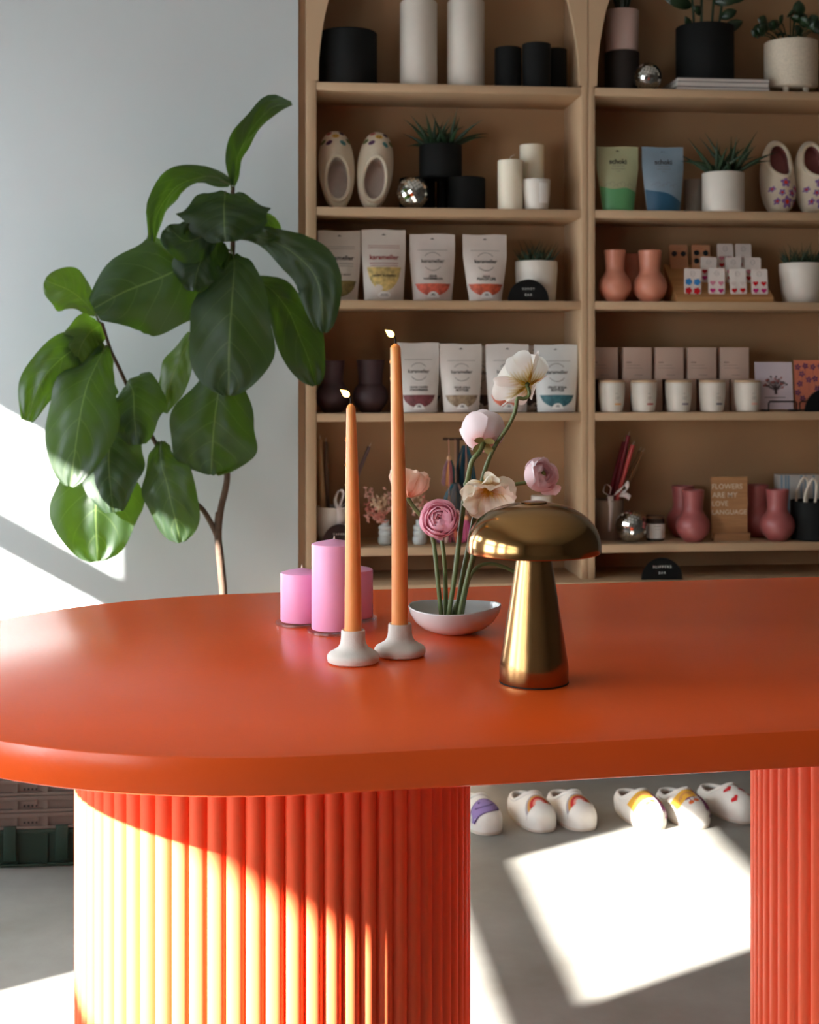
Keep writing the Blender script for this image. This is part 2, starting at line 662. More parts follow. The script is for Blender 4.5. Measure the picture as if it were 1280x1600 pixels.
def bookcase(x0, xi0, xi1, x1, label):
    t = thing('bookcase', label, 'bookcase', ((x0 + x1) / 2, YS, ZLEDGE), 0, 'built-in arched bookcases')
    ox, oz = (x0 + x1) / 2, ZLEDGE
    MB().box(x0 - ox, xi0 - ox, 0, DEP, 0, ZTOP - oz, 0.002).build('side_panel', M_SHELF, t)
    MB().box(xi1 - ox, x1 - ox, 0, DEP, 0, ZTOP - oz, 0.002).build('side_panel', M_SHELF, t)
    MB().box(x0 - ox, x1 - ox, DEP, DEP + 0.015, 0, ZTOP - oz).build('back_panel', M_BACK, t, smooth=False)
    MB().box(x0 - ox, x1 - ox, 0, DEP, ZTOP - oz, ZTOP - oz + 0.03).build('top_panel', M_SHELF, t, smooth=False)
    for k, z in enumerate(ZS):
        MB().box(xi0 - ox, xi1 - ox, 0.001, DEP, z - STH - oz, z - oz, 0.0015).build('shelf', M_SHELF, t)
    # arched face panel
    cx = (xi0 + xi1) / 2 - ox
    hw = (xi1 - xi0) / 2 - 0.006
    bz = 0.66
    zs = ZS[0] + 0.004 - oz
    n = 40
    b = MB()
    prof = []
    for k in range(n + 1):
        a = PI * k / n
        prof.append((cx - hw * math.cos(a), zs + bz * math.sin(a)))
    outer = []
    for k in range(n + 1):
        x = prof[k][0]
        outer.append((x, ZTOP - oz - 0.001))
    for y, flip in ((-0.003, 0), (0.020, 1)):
        pv = [b.bm.verts.new((p[0], y, p[1])) for p in prof]
        ov = [b.bm.verts.new((p[0], y, p[1])) for p in outer]
        for k in range(n):
            b.bm.faces.new((pv[k], pv[k + 1], ov[k + 1], ov[k]))
        for sx, kk in ((x0 - ox + 0.001, 0), (x1 - ox - 0.001, n)):
            q = [b.bm.verts.new((sx, y, zs)), b.bm.verts.new((sx, y, ZTOP - oz - 0.001))]
            b.bm.faces.new((q[0], pv[kk], ov[kk], q[1]))
        if y < 0:
            p0 = pv
        else:
            for k in range(n):
                b.bm.faces.new((p0[k], p0[k + 1], pv[k + 1], pv[k]))
    b.build('arch_panel', M_SHELF, t)
    return t


bookcase(X478, X494, X908, X919 - 0.0006, 'tall beige arched bookcase on the left, next to the white wall')
bookcase(X919 + 0.0006, X930, XR1, XR1 + 0.04, 'tall beige arched bookcase on the right, holding coral and mauve vases')
# base cabinet below
YC = YS - 0.05
xa, xb = X478, XR1 + 0.04
t = thing('base_cabinet', 'long low beige cabinet on the floor under both bookcases', 'cabinet', ((xa + xb) / 2, YC, 0))
w2 = (xb - xa) / 2
MB().box(-w2, w2, 0.0, 0.34, 0.10, ZLEDGE - 0.03).build('body', M_SHELF, t, smooth=False)
MB().box(-w2, w2, -0.006, 0.345, ZLEDGE - 0.03, ZLEDGE - 0.0005, 0.003).build('top_board', M_SHELF, t)
for k in range(4):
    x0 = -w2 + k * w2 / 2
    d = MB().box(x0 + 0.006, x0 + w2 / 2 - 0.006, -0.018, -0.0005, 0.11, ZLEDGE - 0.04, 0.002).build('door', M_SHELF, t)
    MB().lathe([(0, 0), (0.008, 0), (0.012, 0.016), (0.009, 0.022), (0, 0.023)], (0, 0, 0), 20).build('knob', M_SHELF, d, loc=(x0 + (w2 / 2 - 0.05 if k % 2 == 0 else 0.05), -0.018, 0.5)).rotation_euler = (R(90), 0, 0)
MB().box(-w2, w2, -0.004, 0.03, 0.012, 0.10).build('kickboard', mat('grey_kick', (176, 168, 160), 0.5), t, smooth=False)
MB().box(-w2, w2, 0.03, 0.3, 0.0, 0.10).build('plinth', mat('dark_plinth', (60, 55, 50), 0.8), t, smooth=False)

# ------------------------------------------------------------------ the table
TYAW = R(4.7)
C1 = Vector((0.0124, 1.8666, 0))
tu = Vector((math.cos(TYAW), math.sin(TYAW), 0))
HWID = 0.494
# second pedestal: its left silhouette sits on px 1172
rp_ = 0.2577
best = None
for k in range(400):
    Ld = 0.6 + k * 0.003
    c = C1 + tu * Ld
    dpt = dep(c)
    xc = c.x * CY - c.y * SY
    px = PX + F * math.tan(math.atan2(xc, dpt) - math.asin(rp_ / math.hypot(xc, dpt)))
    if best is None or abs(px - 1172.5) < best[0]:
        best = (abs(px - 1172.5), Ld)
LD = best[1]
table = thing('table', 'large orange lacquered oval table on two fluted round pedestals', 'table', (C1.x, C1.y, 0), TYAW)
TH = 0.040


def stadium(r, n=48):
    pts = []
    for k in range(n + 1):
        a = PI / 2 + PI * k / n
        pts.append((r * math.cos(a), r * math.sin(a)))
    for k in range(n + 1):
        a = -PI / 2 + PI * k / n
        pts.append((LD + r * math.cos(a), r * math.sin(a)))
    return pts


b = MB()
lv = [(HWID - 0.004, 0.0), (HWID - 0.001, 0.0015), (HWID, 0.004), (HWID, TH - 0.004), (HWID - 0.001, TH - 0.0012), (HWID - 0.0035, TH)]
rings = [[b.bm.verts.new((x, y, TZ0 - TH + z)) for x, y in stadium(r)] for r, z in lv]
for A, B in zip(rings[:-1], rings[1:]):
    for k in range(len(A)):
        b.bm.faces.new((A[k], A[(k + 1) % len(A)], B[(k + 1) % len(A)], B[k]))
b.bm.faces.new(rings[0]); b.bm.faces.new(rings[-1])
b.build('tabletop', M_ORANGE, table, sharp=30)


def pedestal(cx):
    nf = 70
    per = 8
    n = nf * per
    b = MB()
    ro = rp_
    d = 2 * PI * ro / nf / 2
    prof = []
    for k in range(n):
        f = (k % per) / per * 2 - 1          # -1..1 in a reed
        bulge = math.sqrt(max(0, 1 - (f * 0.985) ** 2)) * d * 0.80
        r = ro - d * 0.80 + bulge
        a = 2 * PI * (k / n)
        prof.append((r * math.cos(a), r * math.sin(a)))
    lo = [b.bm.verts.new((cx + x, y, 0.0)) for x, y in prof]
    hi = [b.bm.verts.new((cx + x, y, TZ0 - TH)) for x, y in prof]
    for k in range(n):
        b.bm.faces.new((lo[k], lo[(k + 1) % n], hi[(k + 1) % n], hi[k]))
    b.bm.faces.new(lo); b.bm.faces.new(hi)
    return b.build('pedestal', M_ORANGE2, table, sharp=50)


pedestal(0.0)
pedestal(LD)


def clear_mat():
    m = bpy.data.materials.new('clear_acrylic')
    m.use_nodes = True
    N, L = m.node_tree.nodes, m.node_tree.links
    N.remove(N['Principled BSDF'])
    a = N.new('ShaderNodeBsdfTransparent'); a.inputs['Color'].default_value = (0.97, 0.98, 0.98, 1)
    g = N.new('ShaderNodeBsdfGlossy'); g.inputs['Roughness'].default_value = 0.04
    mx = N.new('ShaderNodeMixShader')
    mx.inputs[0].default_value = 0.14
    L.new(a.outputs[0], mx.inputs[1]); L.new(g.outputs[0], mx.inputs[2])
    L.new(mx.outputs[0], N['Material Output'].inputs['Surface'])
    return m


# ------------------------------------------------------------------ things on the table
M_PINK = mat('pink_wax', (246, 176, 216), 0.42, sss=0.25, var=0.05, vscale=12)
M_WICK = mat('cotton_wick', (235, 225, 210), 0.8)
M_CHAR = mat('burnt_wick', (22, 18, 16), 0.9)
M_CLEAR = clear_mat()
CK = 0.004


def pillar(px, py, rpx, top_px, label):
    p = tab(px, py)
    k = dep(p) / F
    r = rpx * k
    h = (HC - (top_px - PY) * k) - TZ0 - CK
    t = thing('pillar_candle', label, 'candle', (p.x, p.y, TZ0 + CK + 0.0003), 0, 'pink pillar candles on acrylic coasters')
    e = 0.0022
    MB().lathe([(0, 0), (r - e, 0), (r - 0.0006, 0.0007), (r, e), (r, h - e), (r - 0.0006, h - 0.0007), (r - e, h), (r * 0.6, h + 0.0025), (r * 0.2, h + 0.005), (0.002, h + 0.006), (0, h + 0.006)], (0, 0, 0), 48).build('candle_body', M_PINK, t)
    MB().tube([(0, 0, h + 0.004), (0.0004, 0, h + 0.008), (0.0003, 0.0002, h + 0.0105)], [0.0014, 0.001, 0.0006], 8).build('wick', M_WICK, t)
    q = MB()
    q.lathe([(0, 0), (0.0375, 0), (0.0385, 0.0006), (0.0385, CK - 0.0006), (0.0379, CK), (0, CK)], (0, 0, 0), 56)
    c = q.build('coaster', M_CLEAR)
    c.location = (p.x, p.y, TZ0 + 0.0002)
    tag(c, label.replace('pink pillar candle', 'clear round acrylic coaster under the pink pillar candle'), 'coaster', 'clear acrylic coasters')
    return t


pillar(471.5, 974.5, 33, 894, 'short pink pillar candle leftmost of the three')
pillar(522, 987, 35, 849, 'tall pink pillar candle standing in the middle of the three')
pillar(549, 968, 34, 889, 'short pink pillar candle behind the front orange taper')
for o in list(bpy.data.objects):
    if o.name.startswith('coaster'):
        l = o['label']
        o['label'] = ('clear round coaster under the short pink candle at left' if 'leftmost' in l else
                      'clear round coaster under the tall pink candle' if 'tall' in l else
                      'clear round coaster under the short pink candle behind the front taper')

M_TAPER = mat('orange_wax', (244, 164, 92), 0.38, sss=0.3, var=0.05, vscale=14)
M_CLAY = mat('white_clay', (226, 220, 210), 0.75, var=0.05, vscale=60, bump=0.25, bscale=500)
M_FLAME = emit_mat('flame_tip', (255, 190, 90), 9.0)
M_FLAME2 = emit_mat('flame_core', (255, 232, 190), 16.0)


def holder(px, py, label):
    p = tab(px, py)
    t = thing('candle_holder', label, 'candle holder', (p.x, p.y, TZ0 + 0.0003), 0, 'white clay candle holders')
    pr = [(0, 0), (0.029, 0), (0.0325, 0.0022), (0.0336, 0.006), (0.0334, 0.0095), (0.031, 0.0128), (0.025, 0.0160), (0.0195, 0.0195), (0.0166, 0.0245), (0.0155, 0.031), (0.0152, 0.0405), (0.0145, 0.0418), (0.0132, 0.0418), (0.0126, 0.041), (0.0126, 0.022), (0, 0.022)]
    MB().lathe(pr, (0, 0, 0), 56).build('holder_body', M_CLAY, t)
    return p


def taper(p, top_px, r0, r1, label, bend, drips):
    k = dep(p) / F
    h = (HC - (top_px - PY) * k) - TZ0 - 0.0225
    t = thing('taper_candle', label, 'candle', (p.x, p.y, TZ0 + 0.0226), 0, 'lit orange taper candles')
    pr = [(0, 0), (r0 * 0.96, 0), (r0, 0.004)]
    for q in range(1, 13):
        f = q / 12
        r = r0 + (r1 - r0) * (f * 0.55 + 0.45 * f ** 3)
        pr.append((r, 0.004 + (h - 0.010) * f))
    pr += [(r1 * 0.8, h - 0.003), (r1 * 0.45, h - 0.001), (0.0014, h), (0, h)]
    MB().lathe(pr, (0, 0, 0), 36, fn=lambda v, a: Vector((v.x + bend * (v.z / h) ** 2, v.y, v.z))).build('candle_body', M_TAPER, t)
    w = smooth_path([(bend, 0, h - 0.001), (bend, 0, h + 0.004), (bend - 0.0008, 0, h + 0.008), (bend - 0.0032, 0, h + 0.0115)], 8)
    MB().tube(w, [0.0012] * 8 + [0.0009], 8).build('wick', M_CHAR, t, smooth=True)
    for z, a, rr in drips:
        f = z / h
        r = r0 + (r1 - r0) * (f * 0.55 + 0.45 * f ** 3)
        c = (r * math.cos(a) + bend * f * f, r * math.sin(a), z)
        MB().lathe([(0, -rr * 2.2), (rr * 0.8, -rr * 1.6), (rr, -rr * 0.6), (rr * 0.6, rr), (0, rr * 2.4)], c, 10).build('wax_drip', M_TAPER, t)
    fl = []
    for q in range(9):
        f = q / 8
        fl.append(Vector((bend - 0.0026 - 0.0110 * f ** 1.3, 0, h + 0.0085 + 0.0095 * f)))
    rad = [0.0007, 0.0026, 0.0038, 0.0044, 0.0043, 0.0036, 0.0025, 0.0013, 0.0002]
    fm = MB().tube(fl, rad, 12).build('flame', M_FLAME, t)
    MB().tube(fl[1:6], [0.001, 0.0023, 0.0028, 0.0020, 0.0006], 12).build('flame_core', M_FLAME2, fm)
    return t


p1 = holder(552, 1035.5, 'round white clay candle holder at front carrying the shorter taper')
p2 = holder(625, 1024.5, 'round white clay candle holder behind carrying the taller taper')
taper(p1, 631, 0.0112, 0.0058, 'shorter lit orange taper candle standing in the front holder', -0.003, [(0.23, PI * 1.03, 0.0012), (0.262, PI * 0.98, 0.0013), (0.205, PI, 0.001)])
taper(p2, 537, 0.0112, 0.0068, 'taller lit orange taper candle standing beside the bowl of flowers', -0.006, [(0.362, PI * 1.0, 0.0013), (0.34, PI, 0.0009)])

# bowl
pb = tab(710, 988)
KB = dep(pb) / F
bowl = thing('bowl', 'wide white glazed bowl holding the cut flowers', 'bowl', (pb.x, pb.y, TZ0 + 0.0003))
HB = 0.0375


def wob(v, a):
    f = max(0, v.z / HB)
    q = 1 + 0.045 * f * math.sin(2 * a + 0.4) + 0.02 * f * math.sin(3 * a + 1)
    return Vector((v.x * q, v.y * q * 0.97, v.z * (1 + 0.05 * f * math.sin(a * 2 + 2.2))))


MB().lathe([(0, 0.001), (0.026, 0.0), (0.030, 0.001), (0.045, 0.007), (0.056, 0.016), (0.063, 0.027), (0.0655, HB - 0.0015), (0.0648, HB), (0.0632, HB - 0.0008), (0.060, 0.026), (0.052, 0.015), (0.040, 0.0075), (0.02, 0.005), (0, 0.0045)], (0, 0, 0), 72, fn=wob).build('bowl_body', mat('grey_white_glaze', (214, 218, 216), 0.18, var=0.03, vscale=15, coat=0.3), bowl)
MB().lathe([(0, 0.0052), (0.014, 0.0052), (0.015, 0.006), (0.015, 0.010), (0.014, 0.011), (0, 0.011)], (-0.005, 0.004, 0), 28).build('flower_frog', mat('brass_pin_holder', (70, 66, 56), 0.4, 0.8), bowl)

# lamp
pl_ = tab(834.5, 1066)
lamp = thing('table_lamp', 'brushed brass mushroom table lamp standing on the orange table', 'lamp', (pl_.x, pl_.y, TZ0 + 0.0003))
M_BRASS = mat('brushed_brass', (168, 128, 82), 0.2, 1.0, var=0.10, vscale=4, stretch=(60, 60, 0.8), aniso=0.6)
M_BRASS2 = mat('polished_brass', (168, 130, 82), 0.15, 1.0, var=0.06, vscale=5, stretch=(2, 2, 60))
MB().lathe([(0, 0.0), (0.0405, 0.0), (0.0412, 0.0012), (0.0413, 0.020), (0.0398, 0.029), (0.0205, 0.152), (0.0195, 0.160), (0.0195, 0.172), (0, 0.172)], (0, 0, 0), 72).build('lamp_base', M_BRASS, lamp, sharp=30)
MB().lathe([(0.0413, 0.0004), (0.0416, 0.0004), (0.0416, 0.0016), (0.0413, 0.0016)], (0, 0, 0), 60).build('foot_ring', mat('dark_rubber', (25, 22, 20), 0.8), lamp)
dome = []
for q in range(25):
    a = R(-6 + 96 * q / 24)
    dome.append((0.0805 * max(0, math.cos(a)) ** 0.82 if q < 24 else 0.0, 0.163 + 0.052 * math.sin(a) if a > 0 else 0.163 + 0.06 * math.sin(a)))
dome_in = [(max(0, r - 0.0012), z - 0.0012) for r, z in dome[::-1] if r > 0.0013]
shd = MB().lathe(dome + [(0, dome[-1][1] - 0.0014)][:0], (0, 0, 0), 80)
shd.lathe([(0.0012, dome[-1][1] - 0.0013)] + dome_in[1:] + [dome[0]], (0, 0, 0), 80)
shade = shd.build('lamp_shade', M_BRASS2, lamp, sharp=60)
MB().lathe([(0, 0.2150), (0.0155, 0.2148), (0.016, 0.2153), (0.0155, 0.2160), (0, 0.2164)], (0, 0, 0), 40).build('touch_button', M_BRASS2, shade)
MB().lathe([(0, 0.168), (0.03, 0.168), (0.032, 0.172), (0.03, 0.19), (0, 0.19)], (0, 0, 0), 40).build('diffuser', M_WHITEC, lamp)

# ------------------------------------------------------------------ flowers
M_STEM = mat('flower_stem', (96, 108, 58), 0.5, var=0.15, vscale=60)
P_WHITE = thin_mat('white_poppy_petal', (253, 251, 244), 0.4, c_base=(206, 178, 30))
P_CREAM = thin_mat('cream_poppy_petal', (253, 247, 230), 0.4, c_base=(224, 178, 40))
P_PEACH = thin_mat('peach_poppy_petal', (253, 226, 206), 0.4, c_base=(244, 180, 140))
P_HOT = thin_mat('pink_petal', (255, 216, 226), 0.35, c_base=(254, 176, 200))
P_PALE = thin_mat('pale_pink_petal', (254, 244, 244), 0.35, c_base=(250, 180, 170))
P_BLUSH = thin_mat('blush_petal', (252, 228, 230), 0.35, c_base=(244, 170, 180))
M_SEPAL = mat('sepal_green', (150, 142, 84), 0.6)
M_CENTRE = mat('yellow_stamens', (222, 176, 50), 0.8)


def frame(axis, up=Vector((0, 0, 1))):
    z = Vector(axis).normalized()
    x = up.cross(z)
    if x.length < 0.05:
        x = Vector((1, 0, 0)).cross(z)
    x.normalize()
    y = z.cross(x)
    return Matrix((x, y, z)).transposed()


def petal_open(L, Wd, p0, p1, cup, ruf, seed, nu=14, nv=12, crinkle=0.0):
    r_ = random.Random(seed)
    ph = r_.uniform(0, 6)
    path = [(0.0, 0.0)]
    n = 60
    for k in range(n):
        a = p0 + p1 * k / n
        path.append((path[-1][0] + math.sin(a) * L / n, path[-1][1] + math.cos(a) * L / n))

    def fn(u, v):
        uu = u * 2 - 1
        vv = v * (1 - 0.13 * uu * uu * v)
        q = vv * n
        i = min(int(q), n - 1)
        f = q - i
        r = path[i][0] * (1 - f) + path[i + 1][0] * f
        h = path[i][1] * (1 - f) + path[i + 1][1] * f
        w = Wd * (math.sin(PI * (0.06 + 0.66 * v)) ** 0.8) * uu
        a = p0 + p1 * vv
        nrm = (math.cos(a), -math.sin(a))      # outward normal (r,h)
        off = -cup * uu * uu * Wd * v + ruf * (v ** 2.2) * L * math.sin(uu * 7 + ph) + ruf * 0.5 * v ** 3 * L * math.sin(uu * 15 + ph * 2)
        off += crinkle * L * noise.noise(Vector((uu * 3 + seed, v * 3, seed * 0.7)))
        return Vector((r + nrm[0] * off, w, h + nrm[1] * off))
    return fn


def add_petal(parent, fn, m, rot, Mx, nu=14, nv=12):
    Rz = Matrix.Rotation(rot, 3, 'Z')
    b = MB()
    b.grid(lambda u, v: Mx @ (Rz @ fn(u, v)), nu, nv)
    return b.build('petal', m, parent, normals=False, sharp=180)


def stem(t, pts_px, Y, c, r=0.0028, name='stem', r2=None):
    """pts_px: list of (px,py,dY) from flower to bowl"""
    P = []
    for q in pts_px:
        P.append(W(q[0], q[1], Y + q[2]) - c)
    path = smooth_path(P, 30)
    n = len(path)
    rr = [r + ((r2 or r) - r) * i / (n - 1) for i in range(n)]
    return MB().tube(path, rr, 10).build(name, M_STEM, t)


def ranunc(t, Mx, Rr, m, seed, layers, minp=0):
    r_ = random.Random(seed)
    for li, (fr, top, npet, dl) in enumerate(layers):
        Rk = Rr * fr
        base = r_.uniform(0, 6.28)
        for q in range(npet):
            ps = base + 2 * PI * q / npet + r_.uniform(-0.15, 0.15)
            tt = top + r_.uniform(-0.06, 0.10)
            rk = Rk * r_.uniform(0.97, 1.04)
            ph = r_.uniform(0, 6)
            flare = 0.05 + 0.05 * r_.random()

            def fn(u, v, ps=ps, tt=tt, rk=rk, ph=ph):
                uu = u * 2 - 1
                th = PI * 0.96 + (tt - PI * 0.96) * v + 0.42 * uu * uu * v * v
                az = ps + uu * dl * (0.35 + 0.65 * math.sin(PI * 0.5 * min(1, v * 1.6)))
                rad = rk * (1 + flare * v ** 4 + 0.02 * math.sin(uu * 6 + ph) * v * v + 0.05 * uu * v)
                return Vector((rad * math.sin(th) * math.cos(az), rad * math.sin(th) * math.sin(az), rad * math.cos(th)))
            b = MB()
            b.grid(lambda u, v: Mx @ fn(u, v), 10, 10)
            b.build('petal', m, t, normals=False, sharp=180)


YF = pb.y            # depth of the bowl centre


def fl(name, label, px, py, dY, cat='flower'):
    c = W(px, py, YF + dY)
    return thing(name, label, cat, c, 0, 'cut flowers in the white bowl'), c


BASE = [(704, 957), (711, 959), (699, 959), (716, 960), (692, 958), (690, 957), (708, 957)]
KF = dep(pb) / F
# 1 white poppy seen from behind, at the top
t, c = fl('poppy', 'white poppy on the tallest curved stem, seen from behind', 824, 601, -0.006)
Mx = frame((-0.44, 0.72, 0.50))
for q in range(5):
    f = petal_open(0.045, 0.042, R(74), R(-34), 0.10, 0.035, 11 + q, crinkle=0.05)
    add_petal(t, f, P_WHITE, 2 * PI * q / 5 + 0.3, Mx)
MB().lathe([(0, -0.003), (0.003, -0.002), (0.004, 0.001), (0.002, 0.004), (0, 0.005)], (0, 0, 0), 14).build('receptacle', M_STEM, t)
stem(t, [(823, 602, -.006), (827, 610, -.006), (826, 619, -.006), (818, 623, -.006), (809, 622, -.006), (807, 632, -.006), (804, 646, -.005), (793, 668, 0.0), (776, 693, .006), (764, 718, .008), (755, 745, .012), (745, 790, .014), (733, 850, .012), (722, 905, .010), (714, 955, 0.006), (713, 970, 0.006)], YF, c, 0.0026, r2=0.0036)
# 2 pale pink flower seen from behind
t, c = fl('ranunculus', 'pale pink flower seen from behind with green sepals', 755, 672, 0.030)
Mx = frame((0.10, 0.80, 0.55))
ranunc(t, Mx, 0.031, P_PALE, 5, [(0.55, R(30), 4, 1.2), (0.75, R(50), 5, 0.95), (0.92, R(66), 5, 0.85), (1.0, R(84), 5, 0.78)])
for q in range(4):
    f = petal_open(0.019, 0.0065, R(100), R(20), -0.1, 0.0, q)
    Rz = Matrix.Rotation(q * PI / 2 + 0.9, 3, 'Z')
    b = MB()
    b.grid(lambda u, v: Mx @ (Rz @ f(u, v) + Vector((0, 0, -0.0315))), 6, 8)
    b.build('sepal', M_SEPAL, t, normals=False)
sp_ = Mx @ Vector((0, 0, -0.030))
b_ = c + sp_
dd_ = b_ - Vector((0, 0, HC)); zc = dep(b_)
spx = (PX + F * (b_.x * CY - b_.y * SY) / zc, PY - F * (b_.z - HC) / zc)
stem(t, [(spx[0], spx[1], b_.y - YF), (spx[0] - 6, spx[1] + 14, -0.006), (738, 720, -0.004), (731, 750, 0.004), (727, 768, 0.014), (723, 800, .014), (717, 850, .006), (710, 905, -.002), (702, 955, -.004), (700, 972, -.004)], YF, c, 0.0036, r2=0.0036)
k_ = W(730, 757, YF + 0.008) - c
MB().ball(k_, 0.0055, 14, 10).build('stem_node', M_STEM, t)
# 3 cream poppy, crumpled, opening to the front
t, c = fl('poppy', 'crumpled cream poppy with yellow heart facing the front', 763, 762, -0.004)
Mx = frame((-0.16, -0.80, -0.52))
for q, (rot, L_, p0, p1) in enumerate([(PI * 0.5, 0.046, 62, -50), (PI * 1.10, 0.044, 58, -10), (PI * 1.5, 0.046, 56, 10), (PI * 1.95, 0.042, 66, 12), (PI * 0.78, 0.040, 60, -40), (PI * 0.2, 0.042, 70, -30)]):
    f = petal_open(L_, 0.031, R(p0), R(p1), 0.05, 0.05, 31 + q, crinkle=0.12)
    add_petal(t, f, P_CREAM, rot, Mx, 16, 14)
cb = MB()
for q in range(40):
    a, r0 = q * 2.4, 0.0016 * math.sqrt(q)
    d = Mx @ Vector((r0 * math.cos(a), r0 * math.sin(a), 0.012 + 0.003 * math.sin(q)))
    cb.tube([Mx @ Vector((0, 0, 0.002)), d], [0.0004, 0.0005], 5)
cb.build('stamens', M_CENTRE, t)
stem(t, [(763, 762, 0.004), (757, 800, 0.010), (749, 830, 0.005), (740, 865, -0.004), (729, 910, -0.009), (719, 955, -.012), (717, 971, -.012)], YF, c, 0.0030, r2=0.0036)
# 4 blush ranunculus at the right
t, c = fl('ranunculus', 'blush pink ranunculus at the right above the lamp', 845, 742, 0.006)
Mx = frame((0.42, -0.78, 0.34))
ranunc(t, Mx, 0.0255, P_BLUSH, 8, [(0.30, R(12), 4, 1.3), (0.45, R(24), 4, 1.1), (0.62, R(34), 4, 1.0), (0.80, R(46), 4, 0.95), (0.95, R(62), 4, 0.9)])
for rot, L_, ti in ((PI * 0.62, 0.030, 26), (PI * 1.62, 0.030, 58), (PI * 0.95, 0.026, 34)):
    f = petal_open(L_, 0.017, R(ti), R(-26), 0.25, 0.02, int(rot * 10))
    Rz = Matrix.Rotation(rot, 3, 'Z')
    b = MB()
    b.grid(lambda u, v: Mx @ (Rz @ (f(u, v) + Vector((0.014, 0, -0.010)))), 12, 10)
    b.build('petal', P_PALE if rot < 3.2 else P_BLUSH, t, normals=False, sharp=180)
MB().ball(Mx @ Vector((0, 0, 0.0045)), 0.005, 12, 8).build('flower_heart', mat('green_heart', (140, 134, 70), 0.7), t)
stem(t, [(833, 752, 0.006), (818, 755, 0.006), (796, 758, 0.012), (778, 766, 0.022), (764, 790, 0.030), (752, 825, 0.034), (741, 870, 0.032), (727, 915, 0.026), (709, 955, 0.017), (708, 968, 0.016)], YF, c, 0.0026, r2=0.0034)
# 5 hot pink ranunculus
t, c = fl('ranunculus', 'hot pink ranunculus facing the front, beside the tall taper', 687, 811, -0.010)
Mx = frame((-0.20, -0.90, 0.30))
ranunc(t, Mx, 0.0265, P_HOT, 21, [(0.24, R(10), 3, 1.4), (0.38, R(20), 4, 1.2), (0.52, R(32), 4, 1.1), (0.66, R(42), 5, 0.95), (0.80, R(52), 5, 0.9), (0.92, R(64), 5, 0.85), (1.0, R(78), 6, 0.75)])
stem(t, [(689, 820, 0.008), (690, 840, 0.006), (694, 870, 0.002), (696, 905, .006), (697, 955, .009), (698, 973, .009)], YF, c, 0.0028, r2=0.0034)
# 6 peach poppy behind the tall taper
t, c = fl('poppy', 'peach poppy cup half hidden behind the tall taper', 636, 776, 0.02)
Mx = frame((0.16, 0.12, 0.95))
for q in range(6):
    f = petal_open(0.047, 0.026, R(66), R(-84 + 14 * (q % 2)), 0.12, 0.06, 51 + q, crinkle=0.08)
    add_petal(t, f, P_PEACH, 2 * PI * q / 6 + 0.2, Mx)
stem(t, [(636, 776, 0.02), (645, 790, 0.024), (658, 806, 0.028), (670, 826, 0.028), (678, 850, 0.020), (684, 905, 0.000), (689, 955, -0.001), (691, 972, -0.001)], YF, c, 0.0030, r2=0.0034)
# 7 drooping flower behind the lamp
t, c = fl('ranunculus', 'small pink flower drooping behind the lamp base', 822, 917, 0.01)
Mx = frame((0.35, -0.3, -0.8))
ranunc(t, Mx, 0.017, P_BLUSH, 77, [(0.5, R(30), 4, 1.1), (0.8, R(50), 4, 0.95), (1.0, R(70), 5, 0.85)])
stem(t, [(820, 907, 0.01), (806, 895, 0.01), (785, 885, 0.008), (765, 881, 0.006), (748, 885, 0.004), (735, 900, 0.004), (728, 925, 0.004), (723, 956, .003), (721, 973, .003)], YF, c, 0.0024, r2=0.003)

# ------------------------------------------------------------------ fiddle-leaf fig
YP = 4.12
pp = W(346, 930, YP)
plant = thing('potted_fig_tree', 'tall fiddle-leaf fig with broad dark leaves, standing against the white wall', 'plant', (pp.x - 0.02, YP, 0))
PO = Vector((pp.x - 0.02, YP, 0))
MB().lathe([(0, 0), (0.13, 0), (0.14, 0.01), (0.165, 0.30), (0.168, 0.305), (0.168, 0.32), (0.155, 0.32), (0.150, 0.28), (0, 0.28)], (0, 0, 0), 48).build('pot', M_WHITEC, plant)
MB().lathe([(0, 0.289), (0.08, 0.292), (0.149, 0.284)], (0, 0, 0), 32).build('soil', M_SOIL, plant)
M_BARK = mat('fig_bark', (88, 66, 50), 0.8, var=0.35, vscale=60, bump=0.5, bscale=160)
KP = (YP * CY) / F


def pw(px, py, dy=0.0):
    return W(px, py, YP + dy) - PO


def limb(name, pts, r0, r1, n=26):
    P = smooth_path(pts, n)
    m = len(P)
    return MB().tube(P, [r0 + (r1 - r0) * i / (m - 1) for i in range(m)], 10).build(name, M_BARK, plant)


limb('trunk', [Vector((0.015, 0.01, 0.285)), pw(352, 1010), pw(349, 925), pw(344, 870), pw(341, 835), pw(345, 795), pw(352, 765), pw(355, 735), pw(352, 640, 0.02), pw(358, 520, 0.02), pw(362, 420, 0.01), pw(364, 375), pw(362, 330), pw(364, 292)], 0.0125, 0.006, 60)
limb('branch', [pw(342, 845), pw(333, 824), pw(318, 798), pw(300, 779), pw(275, 735, 0.02), pw(243, 692, 0.02), pw(222, 650, 0.03), pw(203, 612, 0.03), pw(186, 575, 0.02), pw(172, 545, 0.01), pw(160, 505)], 0.0085, 0.0045, 40)
MB().tube([pw(340, 800), pw(338, 830), pw(341, 850)], [0.006, 0.009, 0.0095], 8).build('branch_stub', M_BARK, plant)
M_LEAF = leaf_mat('fig_leaf', (27, 42, 25), (88, 104, 60), 0.2, 0.5)
M_LEAF2 = leaf_mat('fig_leaf_young', (54, 70, 26), (100, 112, 56), 0.28)


